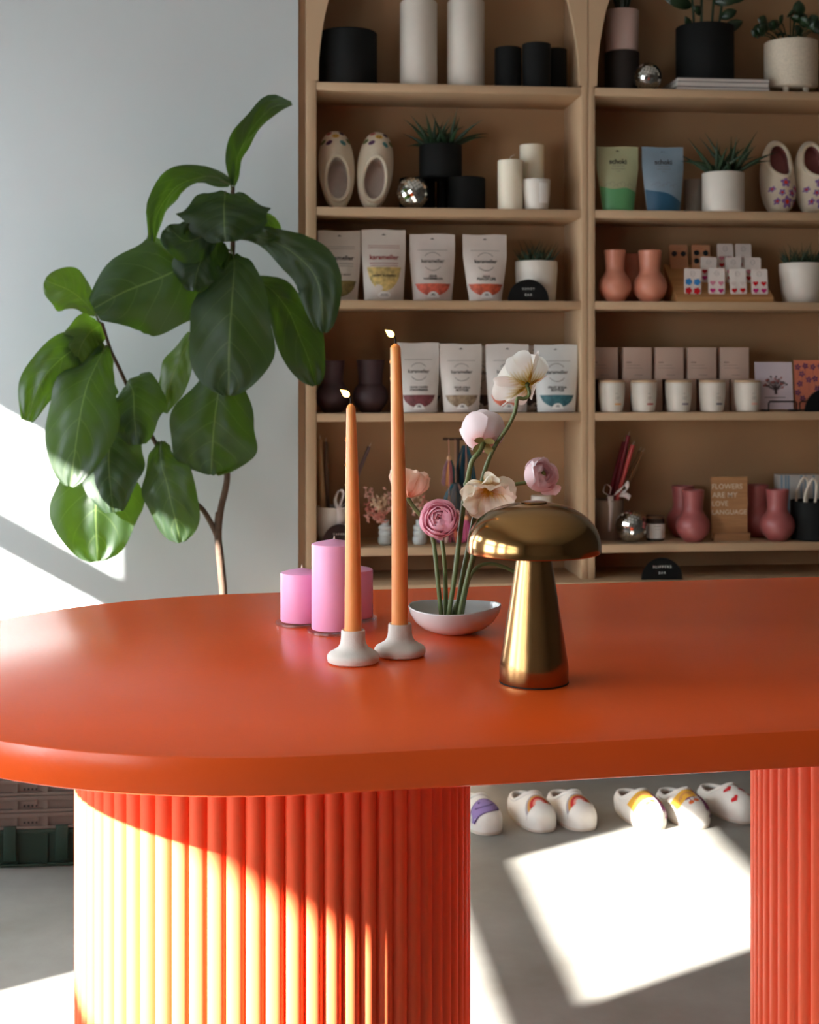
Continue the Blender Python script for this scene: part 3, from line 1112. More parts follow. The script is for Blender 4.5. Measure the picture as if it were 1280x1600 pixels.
def prof_w(v, kind):
    if kind == 'round':
        return max(0.0, math.sin(PI * min(1, 0.10 + 0.86 * v)) ** 0.62)
    if kind == 'fiddle':
        w = 0.30 + 0.70 * (1 / (1 + math.exp(-(v - 0.36) * 11)))
        e = math.sqrt(max(0.0, 1 - ((v - 0.62) / 0.385) ** 2)) if v > 0.62 else 1.0
        return w * e * min(1, 0.35 + v * 6)
    e = max(0.0, math.sin(PI * min(1, 0.06 + 0.88 * v)) ** 0.75)
    return e


def leaf(spine, hw, kind='round', roll=0.0, fold=0.15, wav=0.06, seed=0, m=None, petiole=None, skew=0.0, droop=0.0):
    """spine: (px,py,dY) from base to tip; hw: half width px"""
    m = m or M_LEAF
    P = smooth_path([pw(*q) for q in spine], 20)
    Lg = sum((P[i + 1] - P[i]).length for i in range(20))
    H = hw * KP
    r_ = random.Random(seed * 13 + 5)
    ph1, ph2 = r_.uniform(0, 6), r_.uniform(0, 6)
    rl = R(roll)

    def fn(u, v):
        q = v * 20
        i = min(int(q), 19)
        f = q - i
        p = P[i].lerp(P[i + 1], f)
        tg = (P[min(20, i + 1)] - P[max(0, i - 1 if i else 0)]).normalized()
        vd = Vector((0.06, 1, 0))
        sd_ = tg.cross(vd)
        if sd_.length < 0.1:
            sd_ = Vector((1, 0, 0))
        sd_.normalize()
        nr = sd_.cross(tg)          # towards the viewer or away
        if nr.y > 0:
            nr = -nr
        s2 = sd_ * math.cos(rl) + nr * math.sin(rl)
        n2 = nr * math.cos(rl) - sd_ * math.sin(rl)
        uu = u * 2 - 1
        w = H * prof_w(v, kind) * (1 + skew * uu)
        edge = abs(uu) ** 1.6
        w *= 1 + 0.075 * math.sin(v * 13 + ph1 + (1.7 if uu > 0 else 0)) * abs(uu)
        off = 0.9 * wav * H * noise.noise(Vector((uu * 2, v * 4, seed * 3.1))) * 2 - fold * w * abs(uu) ** 1.4 + wav * H * edge * (math.sin(v * 11 + ph1 + uu) + 0.6 * math.sin(v * 19 + ph2 - uu * 2)) - droop * H * uu * uu * v
        # quilting between the veins
        off += 0.020 * H * math.cos((v - 0.30 * abs(uu) ** 1.3) * 6.5 * 2 * PI) * (1 - edge) * min(1, abs(uu) * 4)
        return p + s2 * (w * uu * (1 - 0.10 * fold)) + n2 * off
    b = MB()
    b.grid(fn, 22, 36)
    lf = b.build('leaf', m, plant, normals=False, sharp=180)
    if petiole:
        a = pw(*petiole)
        c_ = P[0]
        mid = a.lerp(c_, 0.5) + Vector((0, -0.004, -0.008))
        MB().tube(smooth_path([a, mid, c_, P[2]], 10), [0.0032] * 8 + [0.0024, 0.002, 0.0014], 8).build('petiole', M_STEM_D, plant)
    return lf


M_STEM_D = mat('petiole_green', (84, 92, 48), 0.5)
# crown, main stem
leaf([(364, 290, 0), (371, 248, 0.02), (388, 210, 0.03), (420, 172, 0.02), (456, 163, 0.0)], 24, 'plain', 52, 0.35, 0.12, 1)
leaf([(360, 288, 0), (318, 276, -0.02), (275, 292, -0.05), (248, 328, -0.08), (240, 378, -0.09)], 27, 'plain', -50, 0.3, 0.12, 2, petiole=(364, 295))
leaf([(363, 340, 0.02), (352, 300, -0.04), (350, 330, -0.09), (352, 378, -0.10)][1:], 71, 'round', 0, 0.18, 0.05, 3, petiole=(364, 312))
leaf([(356, 375, 0), (330, 366, -0.06), (290, 375, -0.1), (262, 352, -0.09)][1:], 36, 'round', 25, 0.2, 0.08, 4)
leaf([(345, 372, -0.03), (322, 392, -0.09), (308, 425, -0.11), (304, 455, -0.11)], 40, 'round', -10, 0.25, 0.08, 5, petiole=(362, 372))
leaf([(345, 378, -0.02), (300, 412, -0.05), (262, 430, -0.08), (200, 452, -0.10), (146, 482, -0.10)], 78, 'round', 10, 0.2, 0.07, 6, petiole=(362, 392), skew=0.05, droop=0.1)
leaf([(364, 396, -0.02), (366, 420, -0.07), (362, 480, -0.12), (358, 550, -0.13), (357, 618, -0.12)], 69, 'fiddle', 3, 0.14, 0.05, 7, petiole=(362, 385))
leaf([(352, 545, 0.01), (345, 590, -0.03), (336, 650, -0.06), (332, 700, -0.06), (330, 742, -0.05)], 72, 'fiddle', -4, 0.14, 0.09, 8, petiole=(355, 530))
leaf([(300, 520, 0.05), (282, 560, 0.04), (266, 600, 0.03), (256, 645, 0.03)], 30, 'plain', 30, 0.15, 0.06, 9, M_LEAF2, petiole=(350, 505, 0.03))
leaf([(372, 362, 0), (415, 372, -0.02), (462, 398, -0.05), (498, 445, -0.07), (506, 520, -0.06)], 40, 'fiddle', 14, 0.25, 0.12, 10, petiole=(364, 370))
leaf([(372, 358, 0.02), (395, 345, 0.04), (420, 350, 0.05), (438, 392, 0.05)], 24, 'plain', -30, 0.2, 0.1, 11, M_LEAF2, petiole=(364, 365))
leaf([(372, 432, 0.04), (418, 448, 0.05), (448, 480, 0.04), (472, 535, 0.03), (494, 602, 0.03)], 41, 'fiddle', -20, 0.15, 0.12, 12, petiole=(360, 430, 0.02))
leaf([(368, 372, -0.02), (392, 366, -0.07), (412, 372, -0.08), (430, 372, -0.06)], 14, 'plain', 20, 0.2, 0.1, 13)
# side branch, left
leaf([(150, 492, 0.0), (128, 468, -0.01), (105, 452, -0.02), (70, 438, -0.02)], 36, 'fiddle', 8, 0.15, 0.05, 20, M_LEAF2, petiole=(160, 505))
leaf([(158, 508, 0), (140, 520, -0.03), (125, 545, -0.04), (119, 580, -0.04)], 33, 'round', -12, 0.2, 0.06, 21, M_LEAF2)
leaf([(158, 535, 0), (118, 545, -0.04), (80, 575, -0.06), (58, 610, -0.06), (42, 658, -0.05)], 34, 'plain', -14, 0.25, 0.14, 22, petiole=(168, 540))
leaf([(120, 560, -0.02), (114, 580, -0.03), (108, 608, -0.03)], 17, 'plain', 20, 0.2, 0.1, 23)
leaf([(166, 540, -0.01), (150, 572, -0.06), (134, 610, -0.09), (122, 670, -0.11), (108, 760, -0.11)], 58, 'fiddle', 6, 0.15, 0.06, 24, petiole=(172, 545))
leaf([(200, 596, 0.02), (208, 612, -0.03), (210, 650, -0.05), (214, 695, -0.05)], 47, 'round', -6, 0.18, 0.07, 25, petiole=(200, 606, 0.03))
leaf([(182, 605, 0.05), (166, 612, 0.04), (160, 640, 0.04)], 18, 'round', 20, 0.2, 0.1, 26)
leaf([(176, 655, 0.0), (172, 690, -0.02), (170, 740, -0.03), (178, 800, -0.03)], 54, 'round', 8, 0.15, 0.06, 27, petiole=(215, 632, 0.03))
leaf([(165, 668, 0.03), (156, 720, 0.02), (150, 790, 0.01), (152, 878, 0.0)], 72, 'fiddle', -5, 0.15, 0.10, 28)
leaf([(252, 690, 0.01), (252, 720, -0.03), (264, 770, -0.05), (282, 848, -0.05)], 46, 'fiddle', 10, 0.2, 0.09, 29, petiole=(243, 692, 0.02))

# ------------------------------------------------------------------ things on the shelves
EPS = 0.0004


def spot(px, shelf, dy):
    """base point on a shelf: picture column px, dy behind the shelf front"""
    p = W(px, 570, YS + dy)
    return Vector((p.x, YS + dy, ZS[shelf] + EPS))


def hgt(p, top_px):
    return HC - (top_px - PY) * dep(p) / F - p.z


def kk(p):
    return dep(p) / F


def cyl_prof(r, h, e=0.002):
    return [(0, 0), (r - e, 0), (r, e), (r, h - e), (r - e, h), (0, h)]


def pot_prof(r0, r1, h, wall=0.004, depth=0.015):
    return [(0, 0), (r0 - 0.004, 0), (r0, 0.004), (r1, h - 0.002), (r1 - 0.001, h), (r1 - wall, h), (r1 - wall - 0.001, h - depth), (0, h - depth)]


def single(name, label, cat, prof, m, p, n=44, group=None, fn=None):
    o = MB().lathe(prof, (0, 0, 0), n, fn).build(name, m, loc=p)
    return tag(o, label, cat, group)


M_BLK2 = mat('matte_black', (13, 14, 13), 0.75, bump=0.1, bscale=300, spec=0.25)
# --- top shelf, left
p = spot(544, 0, 0.10)
single('planter', 'wide black round planter on the top left shelf', 'planter', [(0, 0), (0.092, 0), (0.094, 0.003), (0.094, hgt(p, 52) - 0.004), (0.090, hgt(p, 52)), (0.086, hgt(p, 52)), (0.085, 0.10), (0, 0.10)], M_BLK2, p, 56)
for px, top, w, lab in ((654, 4, 29, 'tall white cylinder vase left of its twin on the top left shelf'), (728, 3, 29, 'tall white cylinder vase right of its twin on the top left shelf')):
    p = spot(px, 0, 0.085)
    r, h = w * kk(p), hgt(p, top)
    single('cylinder_vase', lab, 'vase', [(0, 0), (r - 0.004, 0), (r, 0.004), (r, h - 0.004), (r - 0.003, h), (r - 0.006, h - 0.001), (r - 0.007, h - 0.06), (0, h - 0.06)], M_WHITEC, p, 48, 'tall white vases')
for px, top, w, dy, lab in ((794, 76, 21, 0.08, 'black cylinder pot at the left of three on the top shelf'), (838.5, 70, 22.5, 0.06, 'black cylinder pot, middle and tallest of three on the top shelf'), (868, 78, 18, 0.13, 'black cylinder pot at the right of three, tucked behind')):
    p = spot(px, 0, dy)
    r, h = w * kk(p), hgt(p, top)
    single('cylinder_pot', lab, 'pot', pot_prof(r, r, h), M_BLK2, p, 40, 'small black cylinder pots')

# --- plants
M_SUCC = mat('succulent_green', (38, 62, 36), 0.5, var=0.3, vscale=40)
M_SUCC2 = mat('grass_succulent_green', (44, 66, 42), 0.5, var=0.3, vscale=40)
M_RUB = mat('rubber_plant_green', (28, 52, 26), 0.35, var=0.2, vscale=30)


def blade(b, o, d, L, w, up, tip=0.0):
    """a pointed fleshy leaf"""
    d = Vector(d).normalized()
    n = 9
    P = []
    for k in range(n + 1):
        f = k / n
        P.append(Vector(o) + Vector((d.x * L * f, d.y * L * f, L * (up * f - 0.55 * tip * f * f))))
    b.tube(P, [w * (1 - (k / n) ** 1.6) * (0.75 + 0.6 * math.sin(PI * min(1, k / n * 1.2))) + 0.0003 for k in range(n + 1)], 6)


def aloe(t, z, r, spec, m=None):
    for a, L, up, tip, rr in spec:
        b = MB()
        blade(b, (math.cos(a) * rr * r, math.sin(a) * rr * r, z), (math.cos(a), math.sin(a), 0), L, 0.0052, up, tip)
        b.build('leaf', m or M_SUCC, t)


def rosette(cx, cy, seed, n=13, L=0.075):
    r_ = random.Random(seed)
    out = []
    for k in range(n):
        out.append((k * 2.4 + r_.uniform(-0.2, 0.2), L * r_.uniform(0.75, 1.15), r_.uniform(0.55, 2.0), r_.uniform(0.2, 0.8)))
    return cx, cy, out


def aloe_plant(name, label, p, r, h, mpot, roses, group=None):
    t = thing(name, label, 'plant', p, 0, group)
    MB().lathe(pot_prof(r, r, h), (0, 0, 0), 44).build('pot', mpot, t)
    MB().lathe([(0, h - 0.011), (r - 0.006, h - 0.012)], (0, 0, 0), 24).build('soil', M_SOIL, t)
    for cx, cy, sp in roses:
        for a, L, up, tip in sp:
            nn = math.hypot(1, up)
            b = MB()
            blade(b, (cx + 0.004 * math.cos(a), cy + 0.004 * math.sin(a), h - 0.012), (math.cos(a), math.sin(a), 0), L / nn * 1.0, 0.0064, up, tip)
            b.build('leaf', M_SUCC, t)
    return t


def grass_pot(name, label, p, r0, r1, h, seed, mpot, n=70, L=0.056, hole=0.006):
    t = thing(name, label, 'plant', p, 0, 'small white pots of short spiky succulents')
    MB().lathe([(0, 0), (r0 - 0.005, 0), (r0, 0.005), (r0 + (r1 - r0) * 0.5, h * 0.35), (r1, h * 0.8), (r1, h - 0.002), (r1 - 0.001, h), (r1 - 0.005, h), (r1 - 0.006, h - 0.015), (0, h - 0.015)], (0, 0, 0), 44).build('pot', mpot, t)
    r_ = random.Random(seed)
    for c in range(7):
        a = c * PI / 3
        q = 0 if c == 6 else (r1 * 0.58)
        cx, cy = q * math.cos(a), q * math.sin(a)
        b = MB()
        for k in range(14):
            aa = k * 2.4
            blade(b, (cx, cy, h - 0.016), (math.cos(aa), math.sin(aa), 0), L * r_.uniform(0.55, 0.8), 0.0022, r_.uniform(0.7, 2.2), 0.2)
        b.build('leaf_rosette', M_SUCC2, t)
    return t


# --- top shelf, right
p = spot(972, 0, 0.14)
h0 = hgt(p, 83)
single('pot_stand', 'dark round stand under the pale pink pot', 'stand', cyl_prof(27 * kk(p), h0), mat('dark_walnut', (40, 30, 24), 0.6), p, 36)
p2 = Vector((p.x, p.y, p.z + h0 + EPS))
t = thing('potted_plant', 'pale pink pot with a dark plant, raised on a dark stand', 'plant', p2)
r, h = 26.5 * kk(p), HC - (18 - PY) * kk(p) - p2.z
MB().lathe(pot_prof(r * 0.94, r, h), (0, 0, 0), 44).build('pot', mat('pale_pink_clay', (206, 178, 168), 0.7), t)
for k in range(9):
    a = k * 2.4
    P = smooth_path([(0.01 * math.cos(a), 0.01 * math.sin(a), h - 0.02), (0.022 * math.cos(a), 0.022 * math.sin(a), h + 0.05), (0.045 * math.cos(a), 0.045 * math.sin(a), h + 0.10 + 0.01 * (k % 3))], 10)
    MB().tube(P, [0.004, 0.006, 0.008, 0.010, 0.011, 0.011, 0.010, 0.009, 0.007, 0.004, 0.001], 8).build('leaf', M_RUB, t)
# mirror balls
M_MIRROR = mat('mirror_tile', (225, 225, 220), 0.06, 1.0)
M_GROUT = mat('mirror_ball_core', (70, 66, 60), 0.5, 0.4)


def ball_mesh():
    b = MB()
    rows = 15
    for i in range(1, rows):
        t0, t1 = PI * (i + 0.05) / (rows + 0.0), PI * (i + 0.95) / (rows + 0.0)
        if t1 > PI:
            continue
        nn = max(6, int(2 * rows * math.sin((t0 + t1) / 2) * 1.02))
        for k in range(nn):
            a0, a1 = 2 * PI * (k + 0.05) / nn, 2 * PI * (k + 0.95) / nn
            q = [Vector((math.sin(t) * math.cos(a), math.sin(t) * math.sin(a), math.cos(t))) for t, a in ((t0, a0), (t1, a0), (t1, a1), (t0, a1))]
            c = (q[0] + q[1] + q[2] + q[3]) / 4
            jit = Vector((rnd.uniform(-1, 1), rnd.uniform(-1, 1), rnd.uniform(-1, 1))) * 0.03
            vs = [b.bm.verts.new(v * 0.985 + jit.cross(v - c) + c * 0.02) for v in q]
            b.bm.faces.new(vs)
    return b


bm_ = ball_mesh()
me_ball = bm_.mesh('mirror_tiles', False)
me_ball.materials.append(M_MIRROR)
for px, py, rp, shf, dy, tilt, lab in ((1011.5, 117, 22.5, 0, 0.055, 0.3, 'mirrored disco ball on the top right shelf beside the stack of books'),
                                       (645.5, 299.5, 25.5, 1, 0.038, 0.5, 'mirrored disco ball beside the emoji-dotted slippers'),
                                       (986, 819, 25, 4, 0.062, -0.4, 'mirrored disco ball on the lowest right shelf in front of the cup of candles')):
    p = spot(px, shf, dy)
    r = rp * kk(p)
    t = thing('disco_ball', lab, 'disco ball', (p.x, p.y, p.z + r), 0, 'small disco balls')
    t.rotation_euler = (tilt, 0.2, px)
    o = bpy.data.objects.new('mirror_tiles', me_ball)
    COL.objects.link(o); o.parent = t; o.scale = (r, r, r)
    MB().ball((0, 0, 0), r * 0.972, 28, 18).build('core', M_GROUT, t)

# books under the black pot
ps = spot(1117, 0, 0.075)
kb = kk(ps)
z = ps.z
M_PAPER = mat('book_paper', (210, 202, 194), 0.8, var=0.08, vscale=6, stretch=(1, 1, 400))
M_COVER = mat('book_cover', (130, 122, 118), 0.5)
for k, (x0, x1, th, lab) in enumerate(((1044, 1191, 5.0, 'pale book at the bottom of the stack under the black pot'), (1043, 1190, 7.5, 'pale book in the middle of the stack under the black pot'), (1044, 1191, 5.5, 'pale book on top of the stack, directly under the black pot'))):
    th *= kb
    w = (x1 - x0) / 2 * kb
    cx = W((x0 + x1) / 2, 570, YS + 0.1).x
    t = thing('book', lab, 'book', (cx, YS + 0.115, z + EPS), 0, 'stacked books on the top right shelf')
    MB().box(-w + 0.001, w - 0.002, -0.104, 0.104, 0.0013, th - 0.0013).build('pages', M_PAPER, t, smooth=False)
    MB().box(-w, w, -0.106, 0.106, 0, 0.0012).build('cover', M_COVER, t, smooth=False)
    MB().box(-w, w, -0.106, 0.106, th - 0.0012, th).build('cover', M_COVER, t, smooth=False)
    z += th + EPS
p = Vector((W(1101.5, 570, YS + 0.115).x, YS + 0.115, z + EPS))
t = thing('rubber_plant', 'broad-leaved plant in a large black pot on the stack of books', 'plant', p)
r, h = 45 * kk(p), hgt(p, 44)
MB().lathe(pot_prof(r, r, h, 0.005, 0.02), (0, 0, 0), 52).build('pot', M_BLK2, t)
MB().lathe([(0, h - 0.017), (r - 0.007, h - 0.018)], (0, 0, 0), 28).build('soil', M_SOIL, t)


def oval_leaf(t, base, tip, w, m, bow=0.15, name='leaf', side=None):
    base, tip = Vector(base), Vector(tip)
    ax = (tip - base)
    L = ax.length
    ax.normalize()
    s = side or ax.cross(Vector((0, -1, 0.15)))
    if s.length < 0.1:
        s = Vector((1, 0, 0))
    s = s.normalized()
    n = s.cross(ax)

    def fn(u, v):
        uu = u * 2 - 1
        ww = w * math.sin(PI * min(1, 0.05 + 0.95 * v)) ** 0.7
        return base + ax * L * v + s * ww * uu + n * (bow * L * math.sin(PI * v) - 0.25 * w * uu * uu)
    b = MB()
    b.grid(fn, 8, 10)
    return b.build(name, m, t, normals=False, sharp=180)


for dx, lean, ht, lv in ((-0.035, -0.025, 0.20, [(-0.10, 0.085, 0.03), (-0.06, 0.13, 0.03), (0.03, 0.14, 0.03)]),
                         (-0.012, 0.0, 0.22, [(0.05, 0.12, 0.03), (-0.06, 0.17, 0.03), (-0.03, 0.055, 0.016)]),
                         (0.022, 0.02, 0.22, [(0.09, 0.10, 0.03), (-0.02, 0.15, 0.03), (0.05, 0.16, 0.03)]),
                         (0.045, 0.03, 0.16, [(0.05, 0.045, 0.018), (0.08, 0.11, 0.03), (0.03, 0.13, 0.03)])):
    P = smooth_path([(dx, 0, h - 0.02), (dx + lean * 0.4, -0.005, h + ht * 0.5), (dx + lean, 0.0, h + ht)], 10)
    MB().tube(P, 0.0045, 8).build('stem', M_RUB, t)
    for lx, lz, lw in lv:
        f = min(0.9, lz / ht)
        bx = dx + lean * f
        oval_leaf(t, (bx, -0.002, h + lz - 0.01), (bx + lx, -0.02, h + lz + 0.012), lw, M_RUB)
oval_leaf(t, (-0.05, 0, h - 0.01), (-0.075, -0.03, h + 0.03), 0.014, M_RUB)
oval_leaf(t, (0.06, 0, h - 0.01), (0.12, -0.03, h + 0.02), 0.02, M_RUB)
# cream footed pot
p = spot(1236, 0, 0.085)
t = thing('footed_planter', 'cream footed planter with round green leaves on the top right shelf', 'plant', p)
k = kk(p)
r, h = 41 * k, hgt(p, 67)
MB().lathe([(0, 0.021), (r * 0.90, 0.021), (r * 0.98, 0.026), (r, 0.035), (r, h - 0.002), (r - 0.002, h), (r - 0.006, h), (r - 0.007, h - 0.02), (0, h - 0.02)], (0, 0, 0), 52).build('pot', mat('speckled_cream', (214, 200, 178), 0.75, var=0.15, vscale=140, bump=0.7, bscale=240), t)
for a in (-2.2, -0.94, 0.6, 2.5):
    MB().lathe([(0, 0), (0.008, 0), (0.011, 0.0225), (0, 0.0225)], (0.058 * math.cos(a), 0.058 * math.sin(a), 0), 16).build('foot', mat('speckled_cream', (214, 200, 178)), t)
r_ = random.Random(4)
for q in range(26):
    a = q * 2.4
    rad = 0.02 + 0.075 * math.sqrt((q % 13) / 13)
    zz = h + 0.012 + 0.085 * (1 - rad / 0.11) + r_.uniform(-0.012, 0.02)
    c_ = Vector((rad * math.cos(a) * 1.15 - 0.01, rad * math.sin(a) * 0.7 - 0.005, zz))
    o_ = Vector((0.3 * c_.x, 0.3 * c_.y, h - 0.015))
    MB().tube(smooth_path([o_, o_.lerp(c_, 0.6) + Vector((0, 0, 0.01)), c_], 6), 0.0018, 6).build('stem', M_RUB, t)
    oval_leaf(t, c_, c_ + Vector((0.036 * math.cos(a), 0.02 * math.sin(a) - 0.012, 0.012)), 0.019, M_RUB)
oval_leaf(t, (0.012, -0.03, h + 0.075), (0.016, -0.035, h + 0.135), 0.022, M_RUB)

# --- second shelf, left
pb_ = [(652, 0.175, 28, 279, 'low black box-like pot at left under the potted aloe'), (729, 0.11, 29.5, 278.5, 'low round black pot at right, beside the raised aloe')]
ptop = None
for px, dy, w, top, lab in pb_:
    p = spot(px, 1, dy)
    r, h = w * kk(p), hgt(p, top)
    single('low_pot', lab, 'pot', cyl_prof(r, h, 0.003), M_BLK2, p, 40, 'low black pots')
p = spot(686, 1, 0.205)
h_ = hgt(spot(686, 1, 0.10), 279)
p = spot(690, 1, 0.10)
single('low_pot', 'low black pot in the middle, carrying the aloe', 'pot', cyl_prof(0.018, h_, 0.003), M_BLK2, Vector((W(691, 570, YS + 0.16).x, YS + 0.16, p.z)), 40, 'low black pots')
pa = Vector((W(688.5, 570, YS + 0.135).x, YS + 0.135, p.z + h_ + 0.0035))
ka = kk(pa)
aloe_plant('potted_aloe', 'spiky aloe in a matte black pot raised on low black pots', pa, 33.5 * ka, HC - (228 - PY) * ka - pa.z, M_BLK2, [rosette(-0.024, 0.0, 3, 13, 0.15), rosette(0.026, 0.0, 9, 14, 0.17)])
for px, w, top, dy, lab, wk in ((797.5, 19.5, 251, 0.05, 'white pillar candle with a long wick on the second left shelf', 1), (831, 19, 227, 0.12, 'taller white pillar candle behind the white jar candle', 0)):
    p = spot(px, 1, dy)
    r, h = w * kk(p), hgt(p, top)
    t = thing('white_pillar_candle', lab, 'candle', p, 0, 'white pillar candles')
    MB().lathe(cyl_prof(r, h, 0.002), (0, 0, 0), 40).build('candle_body', M_CREAM, t)
    MB().tube(smooth_path([(0, 0, h - 0.002), (0, 0, h + 0.010), (0.004, 0, h + 0.014), (0.014, 0, h + 0.019)] if wk else [(0, 0, h - 0.002), (0, 0, h + 0.003), (0.001, 0, h + 0.005)], 8), 0.0009, 6).build('wick', M_WICK, t)


def on_cyl(r, ang):
    """flat print (x across, z up) on a cylinder facing the front"""
    def f(x, z_):
        a = -PI / 2 + ang + x / r
        return ((r + 0.0006) * math.cos(a), (r + 0.0006) * math.sin(a), z_)
    return f


def jar(p, r, h, label, bar, lid=None, printed=True, group='white jar candles'):
    t = thing('jar_candle', label, 'candle', p, 0, group)
    rb = r * 0.80
    pr = [(0, 0), (rb - 0.004, 0), (rb + 0.001, 0.003), (r * 0.90, h * 0.22), (r * 0.965, h * 0.5), (r, h * 0.9), (r, h - 0.0015), (r - 0.001, h), (r - 0.003, h), (r - 0.004, h - 0.01), (0, h - 0.01)]
    MB().lathe(pr, (0, 0, 0), 40).build('jar', M_WHITEC, t)

    def rad(zz):
        f = zz / h
        return r * (0.90 + (f - 0.22) / 0.28 * 0.065 if f < 0.5 else 0.965 + (f - 0.5) / 0.4 * 0.035)

    def mp(x, zz):
        rr = rad(zz) + 0.0006
        a = -PI / 2 + 0.12 + x / rr
        return (rr * math.cos(a), rr * math.sin(a), zz)
    b = MB()
    v, f = rect2d(-0.004, 0.020, h * 0.25, h * 0.30, 6)
    b.raw(v, f, mp)
    b.build('colour_bar', mat('bar_%d_%d_%d' % bar, bar, 0.7), t, smooth=False)
    b = MB()
    for z0, x0, x1 in ((0.62, -0.003, 0.006), (0.50, -0.003, 0.012), (0.44, -0.003, 0.010)):
        v, f = rect2d(x0, x1, h * z0, h * (z0 + 0.012), 4)
        b.raw(v, f, mp)
    b.build('fine_print', M_GREYINK, t, smooth=False)
    if lid:
        MB().lathe(cyl_prof(r * 0.99, 0.007, 0.001), (0, 0, h + 0.0002), 36).build('lid', lid, t)
    return t


p = spot(838.5, 1, 0.04)
t = jar(p, 21.5 * kk(p), hgt(p, 281), 'white jar candle with a pale label before the white pillar candles', (206, 150, 140))
b = MB()
rr_ = 21.5 * kk(p)
v, f = rect2d(-0.004, 0.030, 0.02, 0.085, 8, 6)
b.raw(v, f, on_cyl(rr_ * 1.0, 0.08))
b.build('paper_label', mat('label_paper', (236, 232, 226), 0.8), t, smooth=False)

# --- pouches
M_TEXT = MB


class Pouch:
    def __init__(s, w, wb, h, T):
        s.w, s.wb, s.h, s.T = w, wb, h, T

    def hw(s, z):
        f = z / s.h
        return s.wb + (s.w - s.wb) * min(1, max(0, (f - 0.05) / 0.62)) ** 0.9

    def yf(s, x, z):
        f = max(0, min(1, z / s.h))
        b = 0.80 if f < 0.02 else (0.80 + 0.2 * math.sin(PI * min(1, f / 0.5)) if f < 0.5 else 0.80 - 0.72 * ((f - 0.5) / 0.38) ** 0.9 if f < 0.88 else 0.08)
        b = max(b, 0.06)
        q = max(0.0, 1 - (abs(x) / s.hw(z)) ** 2.6)
        return -s.T * 0.5 * b * q - 0.0015

    def front(s, off=0.0005, top=0):
        return lambda x, z: (x, s.yf(x, z) - off, z)


def pouch(p, wpx, wbpx, top, label, style, rz=0.0, body=(226, 220, 212), T=0.045, group='stand-up pouches', lean=0.06):
    k = kk(p)
    h = hgt(p, top)
    P = Pouch(wpx / 2 * k, wbpx / 2 * k, h, T)
    t = thing('pouch', label, 'pouch', p + Vector((0, 0, T * 0.5 * 0.7 * lean + 0.0006)), rz, group)
    t.rotation_euler = (-lean, 0, rz)
    b = MB()
    nz, nx = 26, 16

    def fr(u, v):
        z = v * h
        x = (u * 2 - 1) * P.hw(z)
        crk = 0.0012 * noise.noise(Vector((x * 30, z * 30, p.x * 9))) * (1 - (u * 2 - 1) ** 2)
        dz = 0.0
        if v > 0.999:
            dz = 0.0012 * math.sin(u * 7 + p.x * 30)
        return Vector((x, P.yf(x, z) + crk, z + dz))

    def bk(u, v):
        q = fr(u, v)
        return Vector((q.x, -q.y * 0.7 if True else 0, q.z))
    b.grid(fr, nx, nz)
    b.grid(bk, nx, nz)
    bmesh.ops.remove_doubles(b.bm, verts=b.bm.verts, dist=0.00001)
    bd = 'pouch_film_%d_%d_%d' % body
    b.build('pouch_body', mat(bd, body, 0.42, var=0.05, vscale=25, bump=0.3, bscale=60), t, sharp=60)
    fn = P.front()
    fn2 = P.front(0.0010)
    fn3 = P.front(0.0014)
    w = P.w
    # hang hole
    b = MB()
    b.raw(*disc2d(0, h * 0.925, w * 0.10, h * 0.006), fn).raw(*disc2d(0, h * 0.932, w * 0.035, h * 0.010, 12), fn)
    b.build('hang_hole', M_INK, t, smooth=False)
    # seal line
    style(t, P, fn, fn2, fn3, w, h)
    return t


def prt(t, name, m, shapes, fn):
    b = MB()
    for s_ in shapes:
        b.raw(s_[0], s_[1], fn)
    return b.build(name, m, t, smooth=False)


M_RED = mat('red_ink', (150, 40, 44), 0.7)


def blob_window(t, P, w, h, col, z0, z1, bottom, seed, dens=26, col2=None):
    """transparent window full of candy: a curved bottom patch with candy lumps"""
    fnw = P.front(0.0006)
    vs, fs = [], []
    n = 14
    for i in range(n + 1):
        x = (i / n * 2 - 1) * w * 0.78
        q = 1 - (abs(x) / (w * 0.78)) ** 2
        zl = z1 - (z1 - z0) * (q ** 0.6) if bottom else z0
        for j in range(5):
            vs.append((x, zl + (z1 - zl) * j / 4))
    for i in range(n):
        for j in range(4):
            fs.append((i * 5 + j, (i + 1) * 5 + j, (i + 1) * 5 + j + 1, i * 5 + j + 1))
    r_ = random.Random(seed)
    nm = 'candy_%d_%d_%d' % col
    m = mat(nm, col, 0.45, var=0.35, vscale=70, c2=col2 or tuple(int(c * 0.7) for c in col), bump=0.5, bscale=130)
    o = prt(t, 'candy_window', m, [(vs, fs)], fnw)
    b = MB()
    for q in range(dens):
        x = r_.uniform(-0.62, 0.62) * w
        qq = 1 - (abs(x) / (w * 0.78)) ** 2
        zl = z1 - (z1 - z0) * (qq ** 0.6) * 0.85 if bottom else z0
        z = r_.uniform(zl, z1 - 0.006)
        y = P.yf(x, z)
        b.ball((x, y + 0.0035, z), 0.0048, 8, 6)
    b.build('candy', m, o)


def seal(t, w, h, fn2):
    v, f = [], []
    n = 16
    prt(t, 'round_sticker', mat('sticker_white', (232, 230, 226), 0.6), [band2d(0, h * 0.035, 0, w * 0.27, 0, PI, 16)], fn2)
    prt(t, 'sticker_print', M_INK, [rect2d(-w * 0.07, w * 0.07, h * 0.085, h * 0.095, 2), rect2d(-w * 0.09, w * 0.09, h * 0.068, h * 0.078, 2)], lambda x, z: fn2(x, z)[:1] + (fn2(x, z)[1] - 0.0006,) + fn2(x, z)[2:])


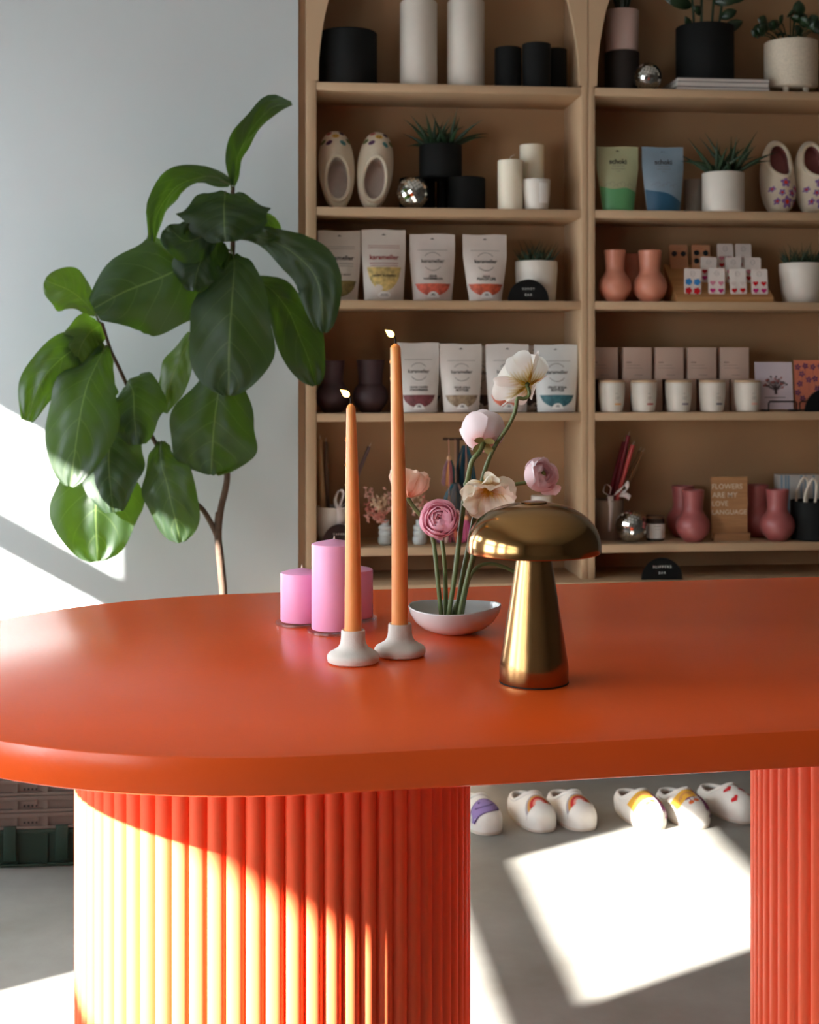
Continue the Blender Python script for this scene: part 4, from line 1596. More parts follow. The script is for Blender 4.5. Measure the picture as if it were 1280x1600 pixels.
def st_round(flavour, col, seed, col2=None, tint=None):
    def f(t, P, fn, fn2, fn3, w, h):
        if tint:
            vs, fs = rect2d(-w * 0.78, w * 0.78, h * 0.20, h * 0.62, 10, 8)
        prt(t, 'lettering', M_INK, [sh(text2d('karameller', 0.02, w * 1.02, 0.0003), 0, h * 0.585)], fn2)
        ln = [rect2d(-w * 0.66, w * 0.66, h * 0.752, h * 0.758, 8), band2d(0, h * 0.58, w * 0.40, w * 0.425, R(35), R(145), 14), band2d(0, h * 0.58, w * 0.40, w * 0.425, R(215), R(325), 14)]
        prt(t, 'fine_print', M_GREYINK, ln, fn2)
        n = len(flavour)
        for k, s_ in enumerate(flavour):
            prt(t, 'lettering', M_INK, [sh(text2d(s_, 0.0085, w * min(0.85, 0.085 * len(s_)), 0.0003), 0, h * (0.355 - 0.04 * k))], fn2)
        blob_window(t, P, w, h, col, h * 0.06, h * 0.245, True, seed, 26, col2)
        seal(t, w, h, P.front(0.0024))
    return f


def st_square(flavour, m1, col, seed, tall):
    def f(t, P, fn, fn2, fn3, w, h):
        prt(t, 'lettering', m1, [sh(text2d('karameller', 0.03, w * 1.32, 0.0006), 0, h * 0.60)], fn2)
        prt(t, 'fine_print', m1 if tall else M_GREYINK, [rect2d(-w * 0.64, w * 0.64, h * 0.512, h * 0.520, 8), rect2d(-w * 0.62, w * 0.62, h * 0.478, h * 0.484, 8), rect2d(-w * 0.72, w * 0.72, h * 0.765, h * 0.771, 8), rect2d(-w * 0.72, w * 0.72, h * 0.735, h * 0.741, 8)], fn2)
        blob_window(t, P, w, h, col, h * (0.12 if tall else 0.04), h * (0.46 if tall else 0.27), True, seed, 44 if tall else 24)
        prt(t, 'lettering', M_INK, [sh(text2d(flavour, 0.009, w * 1.05, 0.0003), 0, h * (0.335 if tall else 0.355))], P.front(0.0030 if tall else 0.001))
        if tall:
            prt(t, 'round_sticker', mat('sticker_white', (232, 230, 226), 0.6), [disc2d(0, h * 0.065, w * 0.30, h * 0.05)], P.front(0.0018))
            prt(t, 'sticker_print', M_INK, [rect2d(-w * 0.16, w * 0.16, h * 0.07, h * 0.077, 3), rect2d(-w * 0.2, w * 0.2, h * 0.05, h * 0.056, 3)], P.front(0.0024))
    return f


G3 = 'white candy pouches on the left shelves'
pouch(spot(530.5, 2, 0.05), 67, 57, 361, 'white candy pouch with olive sweets, partly behind the fig leaf', st_square('SOUR BLACKCURRANT', M_INK, (126, 112, 62), 1, False), 0.0, (206, 196, 186), group=G3)
pouch(spot(600, 2, 0.045), 69, 61, 359, 'white candy pouch with a red name and yellow sweets', st_square('HAPPY FLOWERS', M_RED, (226, 200, 128), 2, True), 0.0, (216, 208, 200), group=G3)
pouch(spot(676, 2, 0.05), 71, 61, 366, 'white candy pouch with coral sweets, third along its shelf', st_round(('SOUR', 'WATERMELON'), (226, 106, 84), 3), -0.02, (214, 204, 198), group=G3)
pouch(spot(758.5, 2, 0.05), 70, 52, 367, 'white candy pouch with coral sweets, beside the black half-round sign', st_round(('SOUR', 'PEACH LIPS'), (214, 98, 66), 4), 0.05, (216, 206, 198), group=G3)
pouch(spot(654, 3, 0.04), 66, 58, 536, 'white candy pouch with dark red sweets, right of the tall taper', st_round(('SUGAR COATED', 'STRAWBERRIES'), (128, 66, 70), 5), 0.0, (214, 208, 202), group=G3)
pouch(spot(721, 3, 0.04), 66, 56, 538, 'white candy pouch with beige and brown sweets', st_round(('SOUR COLA', 'BOTTLES'), (168, 146, 118), 6, (104, 82, 64)), 0.02, (214, 206, 198), group=G3)
pouch(spot(793.5, 3, 0.04), 68, 60, 538, 'white candy pouch with orange sweets behind the white poppy', st_round(('SOUR', 'PEACHES'), (232, 122, 92), 7), 0.0, (216, 210, 204), group=G3)
pouch(spot(869.5, 3, 0.035), 69, 60, 539, 'white candy pouch with teal sweets beside the bookcase upright', st_round(('FRUIT SODA', 'BOTTLES'), (64, 116, 124), 8, (36, 76, 88)), 0.0, (212, 214, 212), group=G3)
for px, top, lab in ((661, 545, 'candy pouch in the back row behind the dark red sweets'), (746, 541, 'candy pouch in the back row, left of the orange sweets'), (836, 540, 'candy pouch in the back row, left of the teal sweets'), (855, 541, 'candy pouch in the back row behind the teal sweets')):
    p = spot(px, 3, 0.18 if px == 855 else 0.125)
    pouch(p, 60 if px == 855 else 70, 56, top, lab, st_round(('SOUR', 'MIX'), (96, 84, 80), px), 0.0, (206, 192, 180), 0.040, group=G3)


def st_schoki(col):
    def f(t, P, fn, fn2, fn3, w, h):
        prt(t, 'lettering', M_INK, [sh(text2d('schoki', 0.02, w * 0.84, 0.0006), 0, h * 0.76)], fn2)
        prt(t, 'fine_print', M_GREYINK, [rect2d(-w * 0.30, w * 0.30, h * 0.69, h * 0.697, 5), rect2d(-w * 0.34, w * 0.34, h * 0.645, h * 0.652, 5), rect2d(-w * 0.1, w * 0.1, h * 0.605, h * 0.611, 4)], fn2)
        vs, fs = [], []
        n = 16
        for i in range(n + 1):
            q = i / n * 2 - 1
            zt = h * ((0.335 - 0.03 * q + 0.02 * math.sin(q * 4)) if col[1] > 140 else (0.26 - 0.10 * q + 0.02 * math.sin(q * 3 + 1)))
            for j in range(6):
                z = max(0.001, zt * j / 5)
                vs.append((q * P.hw(z) * 0.985, z))
        for i in range(n):
            for j in range(5):
                fs.append((i * 6 + j, (i + 1) * 6 + j, (i + 1) * 6 + j + 1, i * 6 + j + 1))
        prt(t, 'coloured_band', mat('wave_%d_%d_%d' % col, col, 0.5), [(vs, fs)], P.front(0.0009))
        cs = []
        for q in range(7):
            cs.append(band2d((q - 3) * w * 0.17, h * (0.38 + 0.03 * math.sin(q * 2.1)), w * 0.10, w * 0.112, 0, PI, 8))
        prt(t, 'line_drawing', M_GREYINK, cs, fn2)
    return f


pouch(spot(966, 1, 0.05), 66, 50, 229, 'sage green pouch with a bright green wave along the bottom', st_schoki((96, 162, 106)), 0.0, (176, 178, 140), group='upright chocolate pouches')
pouch(spot(1037, 1, 0.05), 66, 53, 230, 'grey blue pouch with a dark blue wave along the bottom', st_schoki((36, 84, 112)), 0.0, (128, 148, 162), group='upright chocolate pouches')

# --- second shelf, right
p = spot(1084, 1, 0.15)
r, h = 15 * kk(p), hgt(p, 281)
single('small_pot', 'small grey pot half hidden behind the white potted aloe', 'pot', pot_prof(r, r, h), mat('grey_clay', (150, 138, 126), 0.7), p, 36)
p = spot(1130, 1, 0.05)
aloe_plant('potted_aloe', 'spiky aloe in a white pot beside the flower-patterned slippers', p, 32.5 * kk(p), hgt(p, 271), M_WHITEC, [rosette(-0.022, 0.0, 14, 13, 0.16), rosette(0.024, -0.004, 17, 14, 0.18)])

# --- half round signs


def half_sign(px0, px1, top, base_z, Y, label, lines, tilt=-0.08):
    a, c = W(px0, 570, Y), W(px1, 570, Y)
    r = (c.x - a.x) / 2
    p = Vector(((a.x + c.x) / 2, Y, base_z + EPS))
    h = HC - (top - PY) * kk(p) - p.z
    t = thing('half_round_sign', label, 'sign', p, 0, 'black half-round shelf signs')
    b = MB()
    poly = [(r * math.cos(PI * k / 36), h * math.sin(PI * k / 36)) for k in range(37)]
    b.prism(poly, 0, 0.005)
    o = b.build('sign_board', M_SIGN, t, sharp=30)
    MB().box(-r * 0.5, r * 0.5, 0.005, 0.015, 0, 0.006).build('foot', M_SIGN, t, smooth=False)
    for s_, wd, z in lines:
        prt(t, 'lettering', M_SIGNTXT, [sh(text2d(s_, 0.012, wd * r, 0.0002), 0, h * z)], lambda x, z_: (x, -0.0008, z_))
    return t


half_sign(793.5, 858, 436.5, ZS[2], YS + 0.012, 'black half-round sign reading CANDY BAR before a white pot', (('C A N D Y', 0.60, 0.56), ('B A R', 0.34, 0.28)))
half_sign(502, 560, 819, ZS[4], YS + 0.02, 'black half-round sign reading TAPERS BAR before the cup of tapers', (('T A P E R S', 0.72, 0.56), ('B A R', 0.34, 0.25)))
half_sign(1002.5, 1067, 871.5, ZLEDGE, YS - 0.036, 'black half-round sign reading SLIPPERS BAR on the ledge below the shelves', (('S L I P P E R S', 0.88, 0.58), ('B A R', 0.34, 0.30)))
half_sign(1258, 1322, 607.5, ZS[3], YS + 0.012, 'black half-round sign cut off by the right edge, before a pink card', (('C A R D', 0.5, 0.56), ('B A R', 0.34, 0.28))[:0])
p = spot(838, 2, 0.10)
grass_pot('potted_succulent', 'white pot of short spiky succulents behind the CANDY BAR sign', p, 30 * kk(p), 33 * kk(p), hgt(p, 409), 3, M_WHITEC)
p = spot(1252, 2, 0.085)
grass_pot('potted_succulent', 'white pot of short spiky succulents right of the earring cards', p, 28 * kk(p), 34 * kk(p), hgt(p, 412), 6, M_WHITEC)

# --- vases with round bellies


def bulb_vase(px, shf, dy, wb, wn, top, m, label, group):
    p = spot(px, shf, dy)
    k = kk(p)
    rb, rn, h = wb / 2 * k, wn / 2 * k, hgt(p, top)
    hb = h * 0.60
    pr = [(0, 0), (rb * 0.50, 0), (rb * 0.58, 0.003)]
    for q in range(1, 13):
        a = -PI / 2 + 0.62 + (PI - 0.62 - 0.75) * q / 12
        pr.append((rb * math.cos(a), hb * 0.5 + hb * 0.53 * math.sin(a)))
    pr += [(rn * 0.86, hb * 1.02), (rn * 0.88, h * 0.72), (rn * 0.97, h * 0.93), (rn, h - 0.001), (rn - 0.0015, h), (rn - 0.004, h), (rn * 0.8, h * 0.7), (0, h * 0.68)]
    return single('bulb_vase', label, 'vase', pr, m, p, 48, group)


M_CORAL = mat('coral_glaze', (206, 134, 108), 0.42, var=0.05, vscale=30)
M_MAUVE = mat('mauve_glaze', (160, 86, 84), 0.40, var=0.05, vscale=30)
M_PLUM = mat('plum_glaze', (70, 50, 54), 0.5, var=0.05, vscale=30)
bulb_vase(961, 2, 0.055, 51, 34, 391, M_CORAL, 'coral round-bellied vase nearest the bookcase upright', 'coral bulb vases')
bulb_vase(1016, 2, 0.055, 53, 37, 391.5, M_CORAL, 'coral round-bellied vase beside the earring stand', 'coral bulb vases')
bulb_vase(989, 2, 0.175, 50, 35, 397, M_CORAL, 'coral round-bellied vase in shadow behind the two front ones', 'coral bulb vases')
bulb_vase(520, 3, 0.10, 54, 38, 563, M_PLUM, 'dark plum round-bellied vase at the left, behind the fig leaf', 'plum bulb vases')
bulb_vase(579, 3, 0.10, 56, 44, 562, M_PLUM, 'dark plum round-bellied vase left of the tall taper', 'plum bulb vases')
bulb_vase(1083, 4, 0.06, 53, 35, 765.5, M_MAUVE, 'mauve round-bellied vase standing in front, left of the wooden sign', 'mauve bulb vases')
bulb_vase(1067, 4, 0.185, 50, 35, 759, M_MAUVE, 'mauve round-bellied vase behind its twin, left of the wooden sign', 'mauve bulb vases')
bulb_vase(1215, 4, 0.06, 54, 36, 764.5, M_MAUVE, 'mauve round-bellied vase right of the wooden sign, in front', 'mauve bulb vases')
bulb_vase(1184, 4, 0.165, 50, 34, 757, M_MAUVE, 'mauve round-bellied vase half hidden behind the wooden sign', 'mauve bulb vases')

# --- earring stand
M_PINE = wood_mat('pine', (168, 118, 70), (196, 146, 94), (2, 40, 40))
psd = spot(1130, 2, 0.0)


def pc(px, Y):
    return W(px, 570, Y).x


y0, y1 = YS + 0.012, YS + 0.17
xl0, xr0 = pc(1058, y0), pc(1209, y0)
xl1, xr1 = pc(1041, y1), pc(1206, y1)
zt1 = HC - (413 - PY) * (W(1041, 413, y1).x * SY + y1 * CY) / F
zs0 = psd.z
st_ = thing('earring_stand', 'sloping stepped wooden stand holding rows of earring cards', 'display stand', ((xl0 + xr0) / 2, (y0 + y1) / 2, zs0))
so_ = Vector(((xl0 + xr0) / 2, (y0 + y1) / 2, zs0))
b = MB()
vs = [Vector(v) - so_ for v in ((xl0, y0, zs0), (xr0, y0, zs0), (xr0, y1, zs0), (xl0, y1, zs0), (xl0, y0, zs0 + 0.014), (xr0, y0, zs0 + 0.014), (xr0, y1, zt1), (xl0, y1, zt1))]
b.raw([tuple(v) for v in vs], [(3, 2, 1, 0), (0, 1, 5, 4), (1, 2, 6, 5), (2, 3, 7, 6), (3, 0, 4, 7), (4, 5, 6, 7)])
b.build('ramp', M_PINE, st_, smooth=False)
sl = (zt1 - zs0 - 0.014) / (y1 - y0)
M_CARD = mat('white_card', (226, 216, 208), 0.8)
M_KRAFT = mat('kraft_card', (184, 132, 96), 0.8)
CCOL = {'b': (62, 134, 196), 'r': (196, 32, 40), 'p': (222, 140, 160), 'm': (198, 50, 120), 'w': (222, 206, 198), 'k': (24, 30, 34)}
CARDS = [
    (1061.5, 410, 0.86, 29, 38, 'k', [('o', 'k', 0.62)], 'kraft earring card with two black studs, left of the back row'),
    (1095.5, 409, 0.86, 29, 38, 'k', [('o', 'k', 0.66), ('o', 'k', 0.32)], 'kraft earring card with four black studs, second in the back row'),
    (1134.5, 418, 0.86, 26, 40, 'w', [('h', 'p', 0.42), ('h', 'r', 0.16)], 'white earring card with pink and red hearts, third in the back row'),
    (1162.5, 419, 0.86, 26, 40, 'w', [('h', 'w', 0.42), ('h', 'r', 0.16)], 'white earring card at the right end of the back row'),
    (1107.5, 440, 0.45, 26, 40, 'w', [('h', 'r', 0.42), ('h', 'm', 0.17)], 'white earring card at the left of the middle row'),
    (1147.5, 440, 0.45, 26, 40, 'w', [('h', 'p', 0.42), ('h', 'r', 0.17)], 'white earring card in the centre of the middle row'),
    (1176.5, 440, 0.45, 26, 40, 'w', [('h', 'p', 0.42), ('h', 'r', 0.17)], 'white earring card at the right of the middle row'),
    (1082.5, 460, 0.10, 27, 40, 'w', [('f', 'b', 0.47), ('f', 'r', 0.12)], 'white earring card with blue and red flowers, front row left'),
    (1120, 460, 0.10, 26.5, 41, 'w', [('h', 'p', 0.42), ('h', 'm', 0.13)], 'white earring card with pink and magenta hearts, front row'),
    (1154.5, 460, 0.10, 26.5, 40, 'w', [('h', 'w', 0.42), ('h', 'r', 0.15)], 'white earring card with pale and red hearts, front row'),
    (1187.5, 460, 0.10, 26.5, 40, 'w', [('h', 'r', 0.42), ('h', 'm', 0.14)], 'white earring card with red over magenta hearts, front row right'),
]
for px, bot, f, w, h, kind, rows, lab in CARDS:
    Y = y0 + (y1 - y0) * f
    zb = zs0 + 0.014 + sl * (Y - y0) + 0.0004
    c = Vector((pc(px, Y), Y, zb))
    k = kk(c)
    w, h = w * k, h * k
    t = thing('earring_card', lab, 'earring card', c, 0, 'earring cards on the wooden stand')
    t.rotation_euler = (-0.10, 0.03 * math.sin(px), 0)
    b = MB()
    rc = 0.005
    poly = []
    for cx, cz, a0 in ((w / 2 - rc, h - rc, 0), (-w / 2 + rc, h - rc, PI / 2), (-w / 2 + rc, rc, PI), (w / 2 - rc, rc, 1.5 * PI)):
        for q in range(5):
            a = a0 + PI / 2 * q / 4
            poly.append((cx + rc * math.cos(a), cz + rc * math.sin(a)))
    b.prism(poly, -0.0007, 0.0007)
    b.build('card', M_KRAFT if kind == 'k' else M_CARD, t, smooth=False)
    fn = lambda x, z: (x, -0.0011, z)
    prt(t, 'card_print', M_GREYINK if kind == 'w' else mat('kraft_print', (150, 90, 66), 0.8), [band2d(0, h * 0.80, w * 0.13, w * 0.145, 0, 2 * PI, 18), rect2d(-w * 0.09, w * 0.09, h * 0.795, h * 0.805, 2)] if kind == 'w' else [rect2d(-w * 0.12, w * 0.12, h * 0.85, h * 0.86, 2)], fn)
    for shp, cc, fz in rows:
        for sx in (-1, 1):
            o_ = MB()
            r = w * (0.155 if shp == 'h' else 0.20 if shp == 'f' else 0.145)
            cx, cz = sx * w * 0.25, h * fz
            if shp == 'h':
                s2 = heart2d(cx, cz, r)
            elif shp == 'f':
                s2 = disc2d(cx, cz, r, n=30, fn=lambda a: 0.78 + 0.22 * abs(math.cos(2.5 * a)))
            else:
                s2 = disc2d(cx, cz, r)
            n = (len(s2[0]) - 1) // 2
            rim = s2[0][1 + n:]
            o_.prism(rim, -0.0036, -0.0009)
            o_.build('earring', mat('enamel_' + cc, CCOL[cc], 0.25), t, smooth=False)

# --- candle boxes and white jar candles
M_BOX = mat('pale_pink_carton', (198, 172, 156), 0.75)
BX = [(938, 45, 'w'), (990.5, 44.5, ''), (1040, 44.5, ''), (1090.5, 44.5, ''), (1141, 44.5, '')]
ORD = ('first', 'second', 'third', 'fourth', 'fifth')


def carton(c, w, d, h, label):
    t = thing('candle_carton', label, 'box', c, 0, 'pale pink candle cartons')
    MB().box(-w / 2, w / 2, -d / 2, d / 2, 0, h, 0.0008).build('carton_body', M_BOX, t)
    fn = lambda x, z: (x, -d / 2 - 0.0004, z)
    prt(t, 'fine_print', M_GREYINK, [rect2d(-w * 0.40, w * 0.08, h * 0.435, h * 0.445, 2), rect2d(-w * 0.40, w * 0.16, h * 0.345, h * 0.355, 2), rect2d(-w * 0.12, w * 0.18, h * 0.12, h * 0.135, 2)], fn)
    prt(t, 'print', M_INK, [rect2d(-w * 0.40, -w * 0.22, h * 0.52, h * 0.54, 2)], fn)
    return t


LX = [(957, 46), (1006, 46), (1059, 45.5), (1110, 45.5), (1158, 45.5)]
Yb = YS + 0.14
for k, (px, w) in enumerate(LX):
    x = pc(px, Yb)
    kx = kk((x, Yb))
    hb = HC - (592.5 - PY) * kx - ZS[3] - EPS
    carton(Vector((x, Yb, ZS[3] + EPS)), w * kx, 0.10, hb, 'pale pink candle carton in the lower row, %s from the bookcase upright' % ORD[k])
for k, (px, w, _) in enumerate(BX):
    x = pc(px, Yb)
    kx = kk((x, Yb))
    hb = HC - (592.5 - PY) * kx - ZS[3] - EPS
    carton(Vector((x, Yb, ZS[3] + 2 * EPS + hb)), w * kx, 0.10, HC - (543.5 - PY) * kx - ZS[3] - hb, 'pale pink candle carton in the upper row, %s from the bookcase upright' % ORD[k])
M_LID = mat('beech_lid', (196, 164, 128), 0.6)
for px, bar, lab in ((956, (232, 160, 70), 'white jar candle with a small yellow bar'), (1006, (176, 40, 44), 'white jar candle with a small red bar'), (1060.5, (104, 92, 116), 'white jar candle with a small violet bar'), (1113, (40, 52, 84), 'white jar candle with a small navy bar'), (1168, (236, 168, 150), 'white jar candle with a small pale pink bar')):
    p = spot(px, 3, 0.04)
    jar(p, 20.5 * kk(p), hgt(p, 597.5), lab, bar, M_LID)

# --- greeting cards in a wire rack
p = spot(1228, 3, 0.06)
k = kk(p)
rack = thing('card_rack', 'black wire rack holding greeting cards on the fourth right shelf', 'rack', p)
M_WIRE = mat('black_wire', (20, 20, 20), 0.4, 0.5)


def rackwire(x0, x1, name='wire'):
    a, c = (x0 - 1228) * k, (x1 - 1228) * k
    h = hgt(p, 627)
    P = [(a, -0.02, 0.003), (a, -0.02, h - 0.006), (a + 0.004, -0.02, h), (c - 0.004, -0.02, h), (c, -0.02, h - 0.006), (c, -0.02, 0.003), (c, 0.05, 0.003), (c, 0.062, 0.03), (a, 0.062, 0.03), (a, 0.05, 0.003)]
    MB().tube(P, 0.0026, 8, True).build(name, M_WIRE, rack)


rackwire(1197, 1242)
rackwire(1247, 1292)
kx = k


def gcard(px0, px1, top, bot, label, col, Y, rz=0.0):
    a, c_ = pc(px0, Y), pc(px1, Y)
    c = Vector(((a + c_) / 2, Y, ZS[3] + 0.0062))
    w = c_ - a
    h = HC - (top - PY) * kk(c) - c.z
    t = thing('greeting_card', label, 'greeting card', c, 0, 'greeting cards in the wire rack')
    t.rotation_euler = (-0.10, 0, rz)
    MB().box(-w / 2, w / 2, -0.0008, 0.0008, 0, h).build('card', mat('card_%d_%d_%d' % col, col, 0.75), t, smooth=False)
    return t, w, h


t, w, h = gcard(1181.5, 1240, 565.5, 640, 'pale lilac greeting card with a small bouquet drawing', (206, 192, 198), YS + 0.065)
fn = lambda x, z: (x, -0.0013, z)
fr_ = lambda x, z: (x, -0.0017, z)
r_ = random.Random(2)
stems, blobs, leaves_ = [], [], []
for q in range(26):
    a = R(20 + 140 * q / 25) + r_.uniform(-0.1, 0.1)
    L = h * r_.uniform(0.16, 0.29)
    bx, bz = w * 0.04, h * 0.40
    ex, ez = bx + L * math.cos(a) * 0.95, bz + L * math.sin(a) * 1.05
    dx, dz = -math.sin(a) * 0.0007, math.cos(a) * 0.0007
    stems.append(([(bx - dx, bz - dz), (bx + dx, bz + dz), (ex + dx, ez + dz), (ex - dx, ez - dz)], [(0, 1, 2, 3)]))
    (blobs if q % 2 else leaves_).append(disc2d(ex, ez, 0.0045, 0.0032, 10, a))
prt(t, 'bouquet_stems', mat('bouquet_dark', (70, 56, 58), 0.8), stems + leaves_ + [rect2d(w * 0.01, w * 0.08, h * 0.32, h * 0.41, 2)], fn)
prt(t, 'bouquet_blooms', mat('bouquet_rose', (150, 84, 80), 0.8), blobs, fr_)
prt(t, 'fine_print', M_GREYINK, [rect2d(-w * 0.26, w * 0.30, h * 0.245, h * 0.262, 4)], fn)
t, w, h = gcard(1243, 1302, 562.5, 640, 'coral greeting card with purple flowers in the wire rack', (206, 120, 92), YS + 0.072)
pet, stem_ = [], []
for cx, cz in ((-0.40, 0.86), (-0.20, 0.88), (0.0, 0.86), (0.2, 0.88), (-0.30, 0.72), (0.05, 0.62), (-0.36, 0.52), (-0.12, 0.60), (0.28, 0.66), (-0.42, 0.34), (0.1, 0.42), (0.36, 0.44), (-0.3, 0.22)):
    for q in range(5):
        a = 2 * PI * q / 5 + cx * 9
        pet.append(disc2d(cx * w + 0.0065 * math.cos(a), cz * h + 0.0065 * math.sin(a), 0.0048, 0.0034, 8, a))
    stem_.append(rect2d(cx * w - 0.0005, cx * w + 0.0005, max(0.01, cz * h - 0.04), cz * h, 1))
prt(t, 'flower_print', mat('purple_print', (104, 58, 96), 0.8), pet, fr_)
prt(t, 'stem_print', mat('stem_print_brown', (150, 76, 70), 0.8), stem_, fn)

# --- lowest shelf, left
M_CUP = mat('white_cup', (206, 198, 188), 0.6)
M_RIB = mat('white_ribbon', (226, 214, 210), 0.6)


def stick(p_base, top, r0, r1, m, label, group):
    p_base, top = Vector(p_base), Vector(top)
    d = top - p_base
    t = thing('taper_candle', label, 'candle', p_base, 0, group)
    b = MB()
    n = 8
    b.tube([d * (q / n) for q in range(n + 1)], [r0 + (r1 - r0) * (q / n) ** 1.4 for q in range(n + 1)], 12)
    b.build('candle_body', m, t)
    MB().tube([d, d * 1.04 + Vector((0.002, 0, 0))], [0.0009, 0.0006], 6).build('wick', M_WICK, t)


def cup(px, shf, dy, w, top, label, m, rib):
    p = spot(px, shf, dy)
    k = kk(p)
    r, h = w / 2 * k, hgt(p, top)
    t = thing('cup', label, 'cup', p)
    MB().lathe([(0, 0), (r * 0.86, 0), (r * 0.88, 0.003), (r, h - 0.001), (r - 0.001, h), (r - 0.004, h), (r * 0.84, 0.01), (0, 0.008)], (0, 0, 0), 44).build('cup_body', m, t)
    # ribbon: tail and bow loops
    b = MB()
    for tail in rib:
        P = smooth_path(tail['p'], 18)
        wd = tail['w']
        ax = Vector(tail.get('ax', (1, 0, 0)))
        vs = [[b.bm.verts.new(q - ax * wd * (1 - 0.75 * tail.get('tp', 0) * i / 18)), ] + [b.bm.verts.new(q + ax * wd * (1 - 0.75 * tail.get('tp', 0) * i / 18))] for i, q in enumerate(P)]
        for i in range(len(vs) - 1):
            b.bm.faces.new((vs[i][0], vs[i][1], vs[i + 1][1], vs[i + 1][0]))
    o = b.build('ribbon', M_RIB, t, normals=False, sharp=180)
    sm = o.modifiers.new('thickness', 'SOLIDIFY'); sm.thickness = 0.0006
    return p, r, h


p, r, h = cup(524, 4, 0.10, 60, 791, 'white cup of tapers with a ribbon bow on the lowest left shelf', M_CUP, [
    {'p': [(0.010, -0.064, 0.125), (0.012, -0.0645, 0.09), (0.010, -0.062, 0.05)], 'w': 0.010},
    {'p': [(0.005, -0.062, 0.118), (-0.004, -0.066, 0.150), (0.010, -0.066, 0.182), (0.022, -0.064, 0.170), (0.014, -0.063, 0.14), (0.006, -0.062, 0.118)], 'w': 0.009, 'ax': (0.5, -0.75, 0.3)},
    {'p': [(0.005, -0.062, 0.118), (0.030, -0.066, 0.140), (0.046, -0.066, 0.160), (0.052, -0.064, 0.145), (0.03, -0.063, 0.125), (0.006, -0.062, 0.118)], 'w': 0.008, 'ax': (0.3, -0.75, 0.5)}])
G5 = 'unlit tapers in the left cup'


def tip(px, py, dy):
    return W(px, py, YS + dy)


stick(p + Vector((-0.0349, -0.0086, 0.0125)), tip(500, 686, 0.12), 0.0105, 0.006, mat('beige_taper', (170, 136, 98), 0.5), 'beige taper leaning left in the white cup', G5)
stick(p + Vector((-0.0219, 0.0194, 0.0125)), tip(509, 690, 0.15), 0.0095, 0.006, mat('brown_taper', (96, 74, 58), 0.5), 'brown taper standing upright in the white cup', G5)
stick(p + Vector((-0.0231, -0.0283, 0.0125)), tip(577, 698, 0.115), 0.0095, 0.006, mat('grey_mauve_taper', (112, 90, 88), 0.5), 'grey mauve taper leaning right in the white cup', G5)
stick(p + Vector((-0.0131, -0.0029, 0.0125)), tip(571, 712, 0.15), 0.009, 0.006, mat('grey_mauve_taper', (112, 90, 88), 0.5), 'grey mauve taper leaning right behind its twin', G5)
# ribbed bubble vases with dried flowers
M_BUB = mat('pale_grey_glaze', (200, 206, 204), 0.4)


def bubble_vase(px, label, top=812):
    p = spot(px, 4, 0.07)
    k = kk(p)
    h = hgt(p, top)
    pr = [(0, 0), (0.016, 0)]
    for c, rr, hh in ((0.19, 0.0235, 0.19), (0.47, 0.0215, 0.13), (0.68, 0.0215, 0.10)):
        for q in range(9):
            a = -PI / 2 + PI * q / 8
            pr.append((0.013 + (rr - 0.013) * (math.cos(a) ** 0.7 if math.cos(a) > 0 else 0), (c + hh * math.sin(a)) * h))
    pr += [(0.012, 0.80 * h), (0.0125, h - 0.001), (0.0105, h), (0.009, h - 0.01), (0, h - 0.012)]
    single('bubble_vase', label, 'vase', pr, M_BUB, p, 36, 'pale grey bubble vases')
    return p, h


p1_, h1_ = bubble_vase(602, 'pale grey bubble vase with dried pink flowers, behind the tall taper')
p2_, h2_ = bubble_vase(656, 'pale grey bubble vase beside the hot pink ranunculus')


def dried(p, h, dirs, cols, label, seed):
    t = thing('dried_flowers', label, 'dried flowers', Vector((p.x, p.y, p.z + h - 0.008)), 0, 'dried flowers in bubble vases')
    r_ = random.Random(seed)
    for k, (dx, dz, n) in enumerate(dirs):
        e = Vector((dx, r_.uniform(-0.02, 0.02), dz))
        o = MB().tube(smooth_path([(0, 0, 0), e * 0.5 + Vector((0, 0, 0.012)), e], 8), 0.0009, 6).build('stem', mat('dry_stem', (150, 110, 88), 0.8), t)
        b = MB()
        for q in range(int(n * 1.7)):
            c = e * r_.uniform(0.55, 1.08) + Vector((r_.gauss(0, 0.009), r_.gauss(0, 0.008), r_.gauss(0, 0.009)))
            for j in range(6):
                d = Vector((r_.uniform(-1, 1), r_.uniform(-1, 1), r_.uniform(-1, 1))).normalized() * 0.0085
                b.tube([c, c + d * 0.5, c + d], [0.0010, 0.0022, 0.0003], 5)
        b.build('flower_head', cols[k % len(cols)], t)


C_DP, C_DB = mat('dried_pink', (234, 182, 164), 0.85), mat('dried_rose', (214, 138, 122), 0.85)
C_DE = mat('dried_cream', (232, 204, 172), 0.85)
dried(p1_, h1_, [(-0.050, 0.095, 16), (-0.062, 0.055, 12), (-0.03, 0.068, 16), (-0.055, 0.018, 14), (-0.008, 0.075, 20), (0.012, 0.085, 14), (-0.018, 0.03, 16)], [C_DP, C_DB, C_DE, C_DP, C_DE, C_DP, C_DB], 'bunch of dried pink and cream flowers in the left bubble vase', 5)
dried(p2_, h2_, [(-0.03, 0.07, 7), (-0.015, 0.085, 6), (0.01, 0.07, 6)], [C_DP, C_DE, C_DB], 'small bunch of dried flowers in the right bubble vase', 6)
# white candle behind the lamp
p = spot(846, 4, 0.10)
r, h = 16 * kk(p), hgt(p, 774)
single('white_bottle', 'white bottle on the lowest left shelf, rising behind the lamp shade', 'bottle', [(0, 0), (r * 1.3, 0), (r * 1.35, 0.004), (r * 1.35, h * 0.6), (r * 1.2, h * 0.72), (r, h * 0.8), (r, h - 0.002), (r - 0.002, h), (0, h)], M_WHITEC, p, 36)
